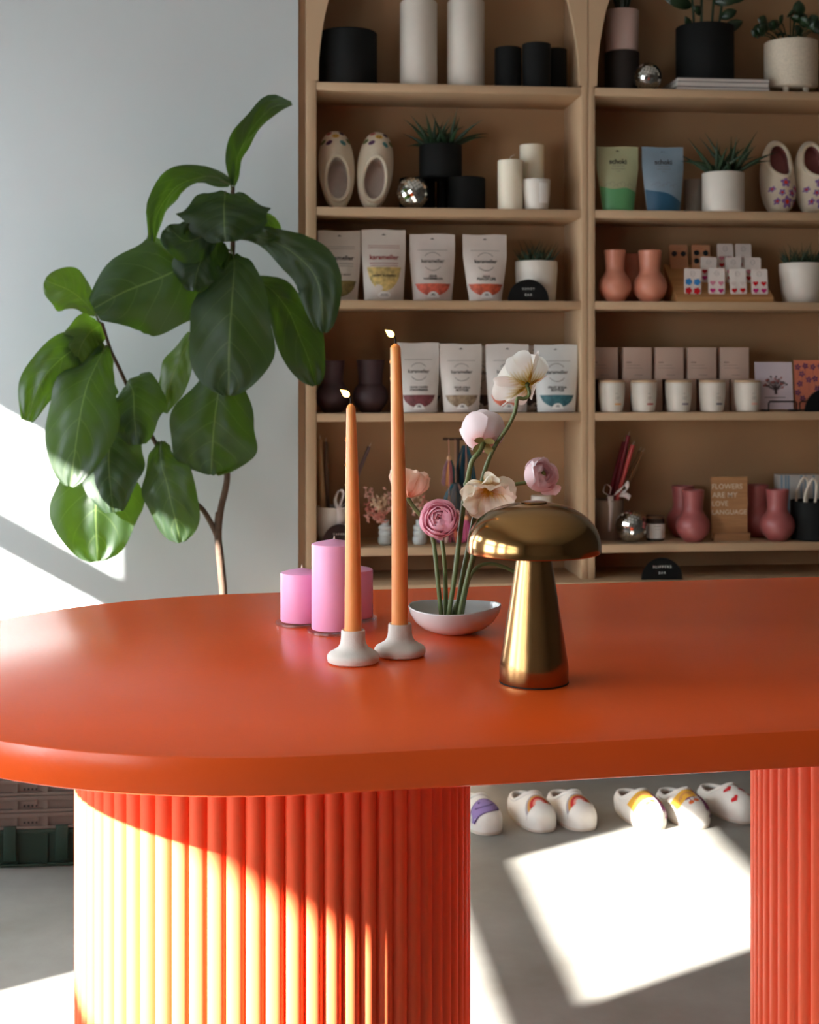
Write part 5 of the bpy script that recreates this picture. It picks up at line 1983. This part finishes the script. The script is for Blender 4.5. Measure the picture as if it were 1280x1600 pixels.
# tassel key rings on a stand
p = spot(716, 4, 0.12)
stn = thing('keyring_stand', 'small wooden stand hung with tassels behind the flowers', 'stand', p)
hs = hgt(p, 684)
M_WALN = mat('dark_wood', (70, 48, 36), 0.6)
MB().lathe(cyl_prof(0.035, 0.012, 0.002), (0, 0, 0), 32).build('base', M_WALN, stn)
MB().tube([(0, 0, 0.01), (0, 0, hs)], 0.005, 10).build('post', M_WALN, stn)
MB().tube([(-0.05, -0.0, hs - 0.004), (0.075, -0.0, hs - 0.004)], 0.004, 10).build('crossbar', M_WALN, stn)


def tassel(px, top, bot, wpx, cols, label, bead=None, dy=0.095):
    c = W(px, top, YS + dy)
    k = kk(c)
    L = (bot - top) * k
    wd = wpx * k
    t = thing('tassel_key_ring', label, 'key ring', c, 0, 'tassel key rings')
    zb = (HC - (684 - PY) * k) - c.z
    MB().tube([(0, 0, -0.004), (0, 0, 0.02), (0, 0.012, max(0.03, zb - 0.004))], 0.0012, 6).build('cord', mat('pink_cord', (196, 140, 118), 0.8), t)
    if bead:
        MB().ball((0, -0.002, -0.004), 0.0085, 14, 10).build('bead', mat('bead_%d' % bead[0], bead, 0.5), t)
    r_ = random.Random(px)
    for ci, col in enumerate(cols):
        b = MB()
        for q in range(9):
            x0 = wd * ((ci + r_.random()) / len(cols) - 0.5)
            P = smooth_path([(x0 * 0.25, r_.uniform(-0.003, 0.003), -0.008), (x0 * 0.8, r_.uniform(-0.008, 0.006), -L * 0.4), (x0 * 1.15, r_.uniform(-0.008, 0.006), -L * r_.uniform(0.85, 1.0))], 8)
            b.tube(P, 0.0016, 5)
        b.build('tassel_strands', mat('yarn_%d_%d_%d' % col, col, 0.9), t)


tassel(727, 692, 778, 34, [(20, 66, 84), (16, 56, 74), (24, 78, 92)], 'dark teal tassel key ring hanging at the top of the stand')
tassel(702, 714, 760, 22, [(150, 110, 120), (206, 140, 80), (180, 100, 110), (26, 66, 66)], 'multicoloured tassel key ring hanging at the left', (206, 160, 120), 0.075)
tassel(712, 752, 812, 42, [(52, 106, 122), (112, 112, 116), (60, 66, 70), (150, 110, 100)], 'grey and blue tassel key ring hanging behind the hot pink flower', None, 0.055)
tassel(729, 807, 848, 16, [(206, 96, 142), (224, 120, 160), (190, 80, 130)], 'bright pink tassel key ring with a wooden bead', (214, 150, 110), 0.03)
tassel(702, 822, 849, 34, [(150, 90, 140), (196, 160, 150), (140, 60, 80), (206, 110, 80)], 'short purple and red tassel key ring at the bottom', None, 0.015)

# --- lowest shelf, right
p, r, h = cup(951, 4, 0.152, 48, 780, 'clay cup of tapers with a ribbon on the lowest right shelf', mat('taupe_cup', (150, 130, 112), 0.7), [
    {'p': [(-0.006, -0.050, 0.148), (-0.004, -0.0505, 0.10), (-0.008, -0.048, 0.03)], 'w': 0.010, 'tp': 0.8},
    {'p': [(-0.012, -0.046, 0.150), (-0.030, -0.052, 0.162), (-0.022, -0.054, 0.186), (-0.006, -0.052, 0.176), (-0.008, -0.048, 0.152)], 'w': 0.006, 'ax': (0.1, -1, 0.1)},
    {'p': [(0.012, -0.044, 0.155), (0.032, -0.052, 0.172), (0.046, -0.056, 0.190), (0.050, -0.054, 0.168), (0.030, -0.05, 0.155)], 'w': 0.011, 'ax': (0.4, -0.3, 0.8)},
    {'p': [(0.028, -0.045, 0.152), (0.045, -0.052, 0.150), (0.060, -0.05, 0.140)], 'w': 0.009, 'ax': (0.4, -0.2, 0.9)}])
G6 = 'unlit tapers in the right cup'
M_CRIM, M_RROSE, M_BRN = mat('crimson_taper', (120, 22, 40), 0.45), mat('rose_red_taper', (176, 62, 58), 0.45), mat('tan_taper', (128, 92, 58), 0.5)
for bx, by, px, py, dy, r0, r1, m, lab in (
        (-0.0011, 0.030, 982, 680, 0.13, 0.0095, 0.0075, M_CRIM, 'dark crimson taper, tallest in the right cup'),
        (-0.0300, 0.0105, 975, 690, 0.175, 0.008, 0.0065, M_CRIM, 'dark crimson taper, thinner and behind the tallest one'),
        (-0.0094, -0.0147, 989, 695, 0.10, 0.0085, 0.0070, M_RROSE, 'rose red taper leaning right in the right cup'),
        (-0.0270, -0.0020, 999, 704, 0.205, 0.005, 0.0042, M_BRN, 'tan taper leaning right, upper of the two at the back'),
        (-0.0200, -0.0240, 1004, 706, 0.15, 0.0055, 0.0050, M_BRN, 'tan taper leaning right, lower of the two at the back')):
    stick(p + Vector((bx, by, 0.0125)), tip(px, py, dy), r0, r1, m, lab, G6)
p = spot(1024, 4, 0.10)
k = kk(p)
r, h = 14.5 * k, hgt(p, 806)
t = thing('small_jar', 'small dark jar with a pale label and brown lid beside the disco ball', 'jar', p)
MB().lathe(cyl_prof(r, h * 0.90, 0.003), (0, 0, 0), 40).build('jar_body', mat('smoked_glass', (52, 44, 38), 0.15), t)
MB().lathe(cyl_prof(r * 0.98, h * 0.12, 0.002), (0, 0, h * 0.90 + 0.0003), 40).build('lid', mat('brown_lid', (96, 68, 46), 0.5), t)
o_ = prt(t, 'paper_label', mat('label_paper', (206, 188, 178), 0.8), [rect2d(-r * 1.35, r * 1.35, h * 0.10, h * 0.70, 14, 2)], on_cyl(r, 0))
prt(t, 'fine_print', M_GREYINK, [rect2d(-r * 0.35, r * 0.35, h * 0.60, h * 0.62, 4), rect2d(-r * 0.3, r * 0.3, h * 0.48, h * 0.492, 4)], on_cyl(r + 0.0006, 0))
# wooden sign
p = spot(1140, 4, 0.075)
k = kk(p)
t = thing('wooden_sign', 'small wooden sign reading FLOWERS ARE MY LOVE LANGUAGE in its base', 'sign', p)
w = 58 * k
h = hgt(p, 745)
M_OAK = wood_mat('oak', (164, 118, 78), (186, 138, 94), (3, 30, 60))
MB().box(-w / 2, w / 2, 0.0, 0.007, 0.006, h).build('sign_board', M_OAK, t, smooth=False)
MB().box(-w / 2 + 0.006, w / 2 + 0.006, -0.012, 0.022, 0, 0.024, 0.001).build('sign_base', M_OAK, t)
for k_2, (s_, wd) in enumerate((('FLOWERS', 0.84), ('ARE MY', 0.70), ('LOVE', 0.44), ('LANGUAGE', 0.96))):
    v, f = text2d(s_, 0.026, wd * w, 0.0001)
    x0 = min(q[0] for q in v)
    prt(t, 'lettering', mat('faded_white_lettering', (222, 206, 184), 0.7), [([(x - x0 - w * 0.48, y + h * (0.845 - 0.135 * k_2)) for x, y in v], f)], lambda x, z: (x, -0.0006, z))
# black pot with rope handles and a striped box behind it
p = spot(1270, 4, 0.075)
k = kk(p)
r, h = 34 * k, hgt(p, 782)
t = thing('rope_handled_pot', 'black pot with white rope handles cut off by the right edge', 'pot', p)
MB().lathe(pot_prof(r * 0.97, r, h, 0.004, 0.05), (0, 0, 0), 48).build('pot_body', M_BLK2, t)
M_ROPE = mat('white_rope', (216, 206, 190), 0.9, bump=0.8, bscale=300)
for dy in (-0.045, 0.03):
    a = [(-0.044, dy, h - 0.02), (-0.043, dy, h + 0.025), (-0.024, dy - 0.006, h + 0.072), (-0.008, dy - 0.004, h + 0.066), (-0.005, dy, h + 0.03), (-0.012, dy, h - 0.02)]
    MB().tube(smooth_path(a, 26), 0.0045, 8).build('rope_handle', M_ROPE, t)
prt(t, 'fine_print', M_GREYINK, [rect2d(-0.004, 0.012, h * 0.45, h * 0.46, 3), rect2d(-0.004, 0.009, h * 0.36, h * 0.37, 3)], on_cyl(r, 0.0))
p = spot(1246, 4, 0.195)
k = kk(p)
w, h = 66 * k, hgt(p, 741)
t = thing('striped_box', 'pale blue and white striped box behind the black pot', 'box', p)
MB().box(-w / 2, w / 2, -0.028, 0.028, 0, h, 0.001).build('box_body', mat('box_white', (196, 194, 190), 0.7), t)
prt(t, 'stripe_print', mat('pale_blue_stripe', (140, 162, 180), 0.7), [rect2d(-w / 2 + w * q, -w / 2 + w * q + w * 0.05, 0.001, h - 0.001, 1) for q in (0.02, 0.12, 0.19, 0.5, 0.6, 0.8)], lambda x, z: (x, -0.0286, z))

# ------------------------------------------------------------------ slippers
M_FLEECE = mat('white_fleece', (230, 226, 218), 0.95, var=0.04, vscale=90, bump=0.5, bscale=420, sheen=0.4)
M_FLEECE2 = mat('cream_fleece', (222, 208, 184), 0.95, var=0.04, vscale=90, bump=0.6, bscale=420, sheen=0.4)
M_INSOLE = mat('greige_insole', (196, 182, 172), 0.95, var=0.08, vscale=60, bump=0.5, bscale=300)
M_INSOLE2 = mat('mauve_insole', (150, 92, 88), 0.95, var=0.12, vscale=60, bump=0.5, bscale=300)
M_SOLE = mat('slipper_sole', (214, 204, 190), 0.85)
SL, SW = 0.262, 0.058


def slip_outline(th):
    c, s_ = math.cos(th), math.sin(th)
    c2 = math.copysign(abs(c) ** 0.82, c)
    s2 = math.copysign(abs(s_) ** 0.90, s_)
    return Vector((SW * c2 * (0.96 + 0.10 * s_), SL / 2 * s2, 0))


def slip_rim(th):
    c, s_ = math.cos(th), math.sin(th)
    return Vector((SW * 0.66 * c, -0.175 * SL + 0.265 * SL * math.copysign(abs(s_) ** 0.9, s_), 0.048 + 0.042 * max(0, s_) ** 1.3))


def slip_body():
    b = MB()
    n, m = 56, 14

    def fn(u, v):
        th = 2 * PI * u
        O, Q = slip_outline(th), slip_rim(th)
        a = v * PI / 2
        f = 1 - math.cos(a) ** 1.15
        g = math.sin(a) ** 0.80
        bulge = 0.006 * math.sin(2 * a)
        d = (O - Vector((0, 0, 0))).normalized()
        p = O.lerp(Vector((Q.x, Q.y, 0)), f) + d * bulge
        t_ = max(0, math.sin(th))
        z = 0.010 + (Q.z - 0.010) * (g ** (1 - 0.25 * t_))
        return Vector((p.x, p.y, z))
    b.grid(fn, n, m, wrap=True)
    return b


_b = slip_body()
_b.bm.normal_update()
_bv = BVHTree.FromBMesh(_b.bm)
ME_BODY = _b.mesh('upper', False)
ME_BODY.shade_smooth()
_m = MB()
_m.grid(lambda u, v: (lambda O, Q: Vector((O.x * 0.985, O.y * 0.985, 0.011 * v)) if v > 0 else Vector((O.x * 0.965, O.y * 0.97, 0)))(slip_outline(2 * PI * u), None), 56, 3, wrap=True)
_r = [v for v in _m.bm.verts if v.co.z < 1e-6]
_m.bm.faces.new(sorted(_r, key=lambda v: math.atan2(v.co.y, v.co.x)))
ME_SOLE = _m.mesh('sole')
_m = MB()
_m.tube([slip_rim(2 * PI * k / 48) + Vector((0, 0, 0.0005)) for k in range(48)], 0.0068, 10, True)
ME_CUFF = _m.mesh('cuff'); ME_CUFF.shade_smooth()
_m = MB()


def _in(u, v):
    Q = slip_rim(2 * PI * u)
    s_ = math.sin(2 * PI * u)
    if v < 0.5:
        k = 1 - 0.0 * v
        return Vector((Q.x * 0.97, Q.y + (0.0 if s_ < 0 else 0.03 * v * s_), Q.z - (Q.z - 0.014) * v * 2))
    k = 1 - (v - 0.5) * 2
    return Vector((Q.x * 0.97 * k, (Q.y + (0.015 * s_ if s_ > 0 else 0) + 0.175 * SL) * k - 0.175 * SL, 0.014))


_m.grid(_in, 48, 12, wrap=True)
ME_IN = _m.mesh('lining', False); ME_IN.shade_smooth()


def on_slip(off, flip, cy):
    """design (x right, y up, metres) to the toe of the slipper"""
    def f(x, y):
        lx, ly = (-x, cy - y) if flip else (x, cy + y)
        h = _bv.ray_cast(Vector((lx, ly, 0.4)), Vector((0, 0, -1)))
        if h[0] is None:
            q = Vector((lx, ly, 0.03))
            loc, nor, _, _ = _bv.find_nearest(q)
            return tuple(loc + nor * off * (1 if nor.z >= 0 else -1))
        nor = h[1] if h[1].z > 0 else -h[1]
        return tuple(h[0] + nor * off)
    return f


def slipper(label, M_, mfl, mins, design, flip, group, cat='slipper', dsc=1.0, dof=(0, 0)):
    t = thing('slipper', label, cat, (0, 0, 0), 0, group)
    t.matrix_world = M_
    for nm, me, m in (('upper', ME_BODY, mfl), ('sole', ME_SOLE, M_SOLE), ('cuff', ME_CUFF, mfl), ('lining', ME_IN, mins)):
        me2 = me.copy()
        me2.materials.clear(); me2.materials.append(m)
        o = bpy.data.objects.new(nm, me2)
        COL.objects.link(o); o.parent = t
    for nm, m, shapes, lv in design:
        b = MB()
        fn = on_slip(0.0008 + 0.0004 * lv, flip, 0.074)
        for s_ in shapes:
            b.raw([(x * dsc + dof[0], y * dsc + dof[1]) for x, y in s_[0]], s_[1], fn)
        b.build(nm, m, t, normals=False, sharp=180)
    return t


def felt(n, c):
    return mat('felt_' + n, c, 0.95, bump=0.4, bscale=400)


def dense_disc(cx, cy, rx, ry=None, n=28, rings=6, fn=None, rot=0):
    ry = ry or rx
    vs, fs = [(cx, cy)], []
    c, s_ = math.cos(rot), math.sin(rot)
    for j in range(1, rings + 1):
        for k in range(n):
            a = 2 * PI * k / n
            q = fn(a) if fn else 1
            x, y = rx * q * j / rings * math.cos(a), ry * q * j / rings * math.sin(a)
            vs.append((cx + x * c - y * s_, cy + x * s_ + y * c))
    for k in range(n):
        fs.append((0, 1 + k, 1 + (k + 1) % n))
        for j in range(rings - 1):
            a, d = 1 + j * n, 1 + (j + 1) * n
            fs.append((a + k, d + k, d + (k + 1) % n, a + (k + 1) % n))
    return vs, fs


def emoji():
    out = []
    for i, (x, y, r, c, rot) in enumerate(((-0.020, 0.038, 0.0085, (196, 112, 104), 0.5), (0.020, 0.037, 0.0085, (92, 66, 82), -0.6), (0.0, 0.024, 0.0105, (224, 176, 84), 0.0), (-0.040, 0.010, 0.0085, (116, 124, 76), 0.9), (-0.022, 0.000, 0.0100, (92, 60, 92), 0.5), (0.022, -0.002, 0.0100, (84, 142, 142), -0.7), (0.040, 0.012, 0.0085, (132, 136, 84), -1.0))):
        m = felt('%d_%d_%d' % c, c)
        out.append(('emoji_patch', m, [dense_disc(x, y, r * 1.1, r * 0.8, 18, 3, rot=rot)], 0))
        d = felt('d%d' % i, tuple(int(v * 0.35) for v in c))
        mouth = band2d(0, 0.001, r * 0.42, r * 0.60, R(200), R(340), 8)
        eyes = [disc2d(-r * 0.36, r * 0.25, r * 0.15, n=8), disc2d(r * 0.36, r * 0.25, r * 0.15, n=8)]
        cr, sr = math.cos(rot), math.sin(rot)
        sh_ = []
        for s_ in [mouth] + eyes:
            sh_.append(([(x + a * cr - b_ * sr, y + a * sr + b_ * cr) for a, b_ in s_[0]], s_[1]))
        out.append(('emoji_face', d, sh_, 1))
    return out


def flowers():
    P, C = [], []
    for x, y, r, rot in ((0.002, 0.030, 0.017, 0.3), (-0.010, -0.004, 0.011, 0.9), (0.024, -0.003, 0.013, 0.1), (0.008, -0.032, 0.018, 0.5), (-0.024, -0.030, 0.010, 0.2), (0.042, 0.018, 0.013, 0.7), (0.040, -0.028, 0.012, 0.2), (-0.038, 0.012, 0.010, 1.0)):
        for q in range(5):
            a = 2 * PI * q / 5 + rot
            P.append(dense_disc(x + r * 0.58 * math.cos(a), y + r * 0.58 * math.sin(a), r * 0.46, r * 0.36, 12, 2, rot=a))
        C.append(('centre_print', felt('red', (206, 56, 34)), [dense_disc(x, y, r * 0.36, None, 12, 2)], 1))
    return [('petal_print', felt('purple', (138, 106, 158)), P, 0)] + C


def smiley():
    d = felt('plum_line', (66, 40, 84))
    return [('lilac_face', felt('lilac', (150, 128, 180)), [dense_disc(0.004, -0.010, 0.043, 0.030, 32, 8)], 0),
            ('smile', d, [band2d(0.004, 0.004, 0.0245, 0.0275, R(205), R(335), 20, 1.15, 0.9), band2d(0.004, -0.010, 0.041, 0.044, 0, 2 * PI, 40, 1.0, 0.70), rect2d(-0.012, -0.004, 0.004, 0.0065, 2), rect2d(-0.0095, -0.0065, 0.0, 0.010, 1, 3), rect2d(0.016, 0.023, 0.006, 0.0085, 2)], 1)]


def rainbow():
    out = []
    for nm, c, r0, r1 in (('grey_arc', (164, 156, 160), 0.0305, 0.0355), ('ochre_arc', (196, 140, 72), 0.0245, 0.0305), ('red_arc', (186, 46, 44), 0.0165, 0.0245), ('pink_arc', (226, 146, 132), 0.0105, 0.0165)):
        out.append((nm, felt(nm, c), [band2d(0.006, -0.026, r0 + (r1 - r0) * j / 2, r0 + (r1 - r0) * (j + 1) / 2, 0.0, PI, 22, 1.0, 1.25) for j in range(2)], 0))
    return out


def patchwork():
    out = [('yellow_patch', felt('yellow', (232, 176, 62)), [rect2d(-0.044, 0.014, -0.004, 0.044, 14, 10)], 0),
           ('purple_patch', felt('plum', (140, 74, 116)), [([(0.014 + 0.006 * (0.044 - y) / 0.08 + (0.046 - 0.014 - 0.006 * (0.044 - y) / 0.08) * i / 8, y) for i in range(9) for y in [0.044 - 0.088 * j / 14 for j in range(15)]], [(i * 15 + j, (i + 1) * 15 + j, (i + 1) * 15 + j + 1, i * 15 + j + 1) for i in range(8) for j in range(14)])], 0),
           ('orange_patch', felt('rust', (190, 92, 40)), [rect2d(0.013, 0.036, 0.022, 0.044, 6, 5)], 1),
           ('arc_line', felt('rose_line', (190, 110, 96)), [band2d(-0.014, 0.008, 0.0165, 0.019, 0, PI, 14), band2d(-0.014, 0.008, 0.0115, 0.0135, 0, PI, 14)], 1),
           ('cherry', felt('cherry_orange', (224, 112, 58)), [dense_disc(-0.012, -0.022, 0.0075, 0.006, 16, 2), dense_disc(0.004, -0.019, 0.0075, 0.006, 16, 2)], 1),
           ('cherry_stalk', felt('stalk_plum', (130, 70, 110)), [rect2d(-0.014, 0.004, -0.006, -0.003, 4), rect2d(-0.012, -0.010, -0.018, -0.004, 1, 3), rect2d(0.001, 0.003, -0.016, -0.004, 1, 3), dense_disc(-0.016, -0.005, 0.006, 0.003, 12, 2)], 1),
           ('star_print', felt('pale_star', (206, 170, 160)), [disc2d(0.030, 0.002, 0.007, n=20, fn=lambda a: 0.6 + 0.4 * math.cos(5 * a)), disc2d(0.034, -0.018, 0.006, n=20, fn=lambda a: 0.6 + 0.4 * math.cos(5 * a))], 2)]
    return out


def hearts():
    H = []
    for x, y, r in ((-0.012, 0.028, 0.013), (0.022, 0.004, 0.012), (-0.020, -0.022, 0.011), (0.030, 0.036, 0.011), (0.034, -0.022, 0.009)):
        H.append(heart2d(x, y, r))
    return [('heart_print', felt('heart_red', (200, 30, 36)), H, 0)]


def floor_slip(px, py, label, mfl, design, d, group, dsc=1.0, dof=(0, 0)):
    toe = onz(px, py, 0.0)
    dv = Vector((d[0], d[1], 0)).normalized()
    c = toe - dv * (SL * 0.47 - 0.004)
    rz = math.atan2(-dv.x, dv.y)
    return slipper(label, Matrix.Translation((c.x, c.y, 0.0006)) @ Matrix.Rotation(rz, 4, 'Z') @ Matrix.Scale(0.94, 4), mfl, M_INSOLE, design, True, group, 'slipper', dsc, dof)


GF = 'slippers in a row on the floor'
DV = (0.17, -0.98)
floor_slip(768, 1306, 'white slipper with a lilac smiling face beside the left pedestal', M_FLEECE, smiley(), DV, GF, 1.0, (-0.012, -0.002))
floor_slip(853, 1302, 'white rainbow slipper, left one of its pair on the floor', M_FLEECE, rainbow(), DV, GF, 1.12, (-0.014, 0.010))
floor_slip(917, 1300, 'white rainbow slipper, right one of its pair on the floor', M_FLEECE, rainbow(), DV, GF, 1.12, (-0.014, 0.010))
floor_slip(1027, 1298, 'yellow, plum and white slipper, left one of its pair on the floor', M_FLEECE, patchwork(), DV, GF, 1.08, (-0.004, 0.0))
floor_slip(1096, 1296, 'yellow, plum and white slipper, right one of its pair on the floor', M_FLEECE, patchwork(), DV, GF, 1.08, (-0.004, 0.0))
floor_slip(1172, 1288, 'white slipper with red hearts, half hidden by the right pedestal', M_FLEECE, hearts(), (0.26, -0.96), GF, 1.0, (-0.008, 0.006))

# slippers on display on the shelves


def shelf_slip(px, shf, dy, toe_up, lean, roll, label, mfl, mins, design, group):
    p = spot(px, shf, dy)
    if toe_up:
        M_ = Matrix.Rotation(R(roll), 4, 'Y') @ Matrix.Rotation(R(90 - lean), 4, 'X')
    else:
        M_ = Matrix.Rotation(R(180 + roll), 4, 'Y') @ Matrix.Rotation(R(90 + lean), 4, 'X')
    zmin = min((M_ @ v.co).z for me in (ME_BODY, ME_SOLE) for v in me.vertices)
    return slipper(label, Matrix.Translation((p.x, p.y, p.z - zmin)) @ M_, mfl, mins, design, not toe_up, group)


shelf_slip(525.5, 1, 0.135, True, 17, -2.0, 'emoji-dotted cream slipper standing on its heel, left of the pair', M_FLEECE2, M_INSOLE, emoji(), 'emoji-dotted slippers')
shelf_slip(584.5, 1, 0.135, True, 17, 6.5, 'emoji-dotted cream slipper standing on its heel, right of the pair', M_FLEECE2, M_INSOLE, emoji(), 'emoji-dotted slippers')
shelf_slip(1211, 1, 0.165, False, 17, 2.0, 'cream slipper with purple flowers standing on its toe, left of the pair', M_FLEECE2, M_INSOLE2, flowers(), 'flower-patterned slippers')
shelf_slip(1264, 1, 0.165, False, 17, 2.5, 'cream slipper with purple flowers standing on its toe, at the right edge', M_FLEECE2, M_INSOLE2, flowers(), 'flower-patterned slippers')

# ------------------------------------------------------------------ crates on the floor at the left
M_GREEN = mat('dark_green_plastic', (22, 52, 40), 0.5)
M_CRATE = mat('brown_grey_plastic', (118, 104, 96), 0.6)
ca = onz(-60, 1359, 0.0)
cx0, cx1 = W(-120, 1300, ca.y).x, W(165, 1300, ca.y).x
cc = Vector(((cx0 + cx1) / 2, ca.y + 0.19, 0.0))
cw = (cx1 - cx0) / 2


def crate(z, h, m, label, cat, green=False):
    t = thing('folding_crate', label, cat, Vector((cc.x, cc.y, z)), 0, 'stacked crates under the table')
    b = MB()
    g = 0.012
    b.box(-cw, cw, -0.18, 0.18, 0.001, h - 0.001)
    o = b.build('crate_body', m, t, smooth=False)
    b = MB()
    b.box(-cw - 0.002, cw + 0.002, -0.190, -0.1805, h - g, h - 0.0005, 0.001)
    b.box(-cw - 0.002, cw + 0.002, -0.190, -0.1805, 0.0005, g * 0.7, 0.001)
    n = 6
    for k in range(n + 1):
        x = -cw + 2 * cw * k / n
        b.box(x - 0.006, x + 0.006, -0.188, -0.1805, g * 0.7, h - g)
    b.build('side_ribs', m, t)
    for k in range(n):
        if green:
            continue
        x = -cw + 2 * cw * (k + 0.5) / n
        q = MB()
        if k % 2:
            q.box(x - 0.018, x + 0.018, -0.187, -0.1805, h * 0.45, h - g)
            q.build('latch', m, t, smooth=False)
            q = MB()
            for j in range(4):
                q.box(x - 0.018 + j * 0.010, x - 0.013 + j * 0.010, -0.1815, -0.1806, g, h * 0.42)
            q.build('vent', M_SIGN, t, smooth=False)
    if green:
        for x in (-cw * 0.05, cw * 0.52):
            MB().box(x - 0.016, x + 0.016, -0.2015, -0.1925, 0.02, h + 0.012, 0.002).build('clip', m, t)
    return t


zz = 0.0003
hg = (1359 - 1300) * dep(ca) / F
crate(zz, hg, M_GREEN, 'dark green crate on the floor at the bottom of the stack', 'crate', True)
zz += hg + 0.0005
for k, nm in enumerate(('lowest brown-grey folded crate, resting on the green one', 'second brown-grey folded crate from the green one', 'third brown-grey folded crate from the green one', 'topmost brown-grey folded crate in the stack')):
    hh = 26 * dep(ca) / F
    crate(zz, hh, M_CRATE, nm, 'crate')
    zz += hh + 0.0005
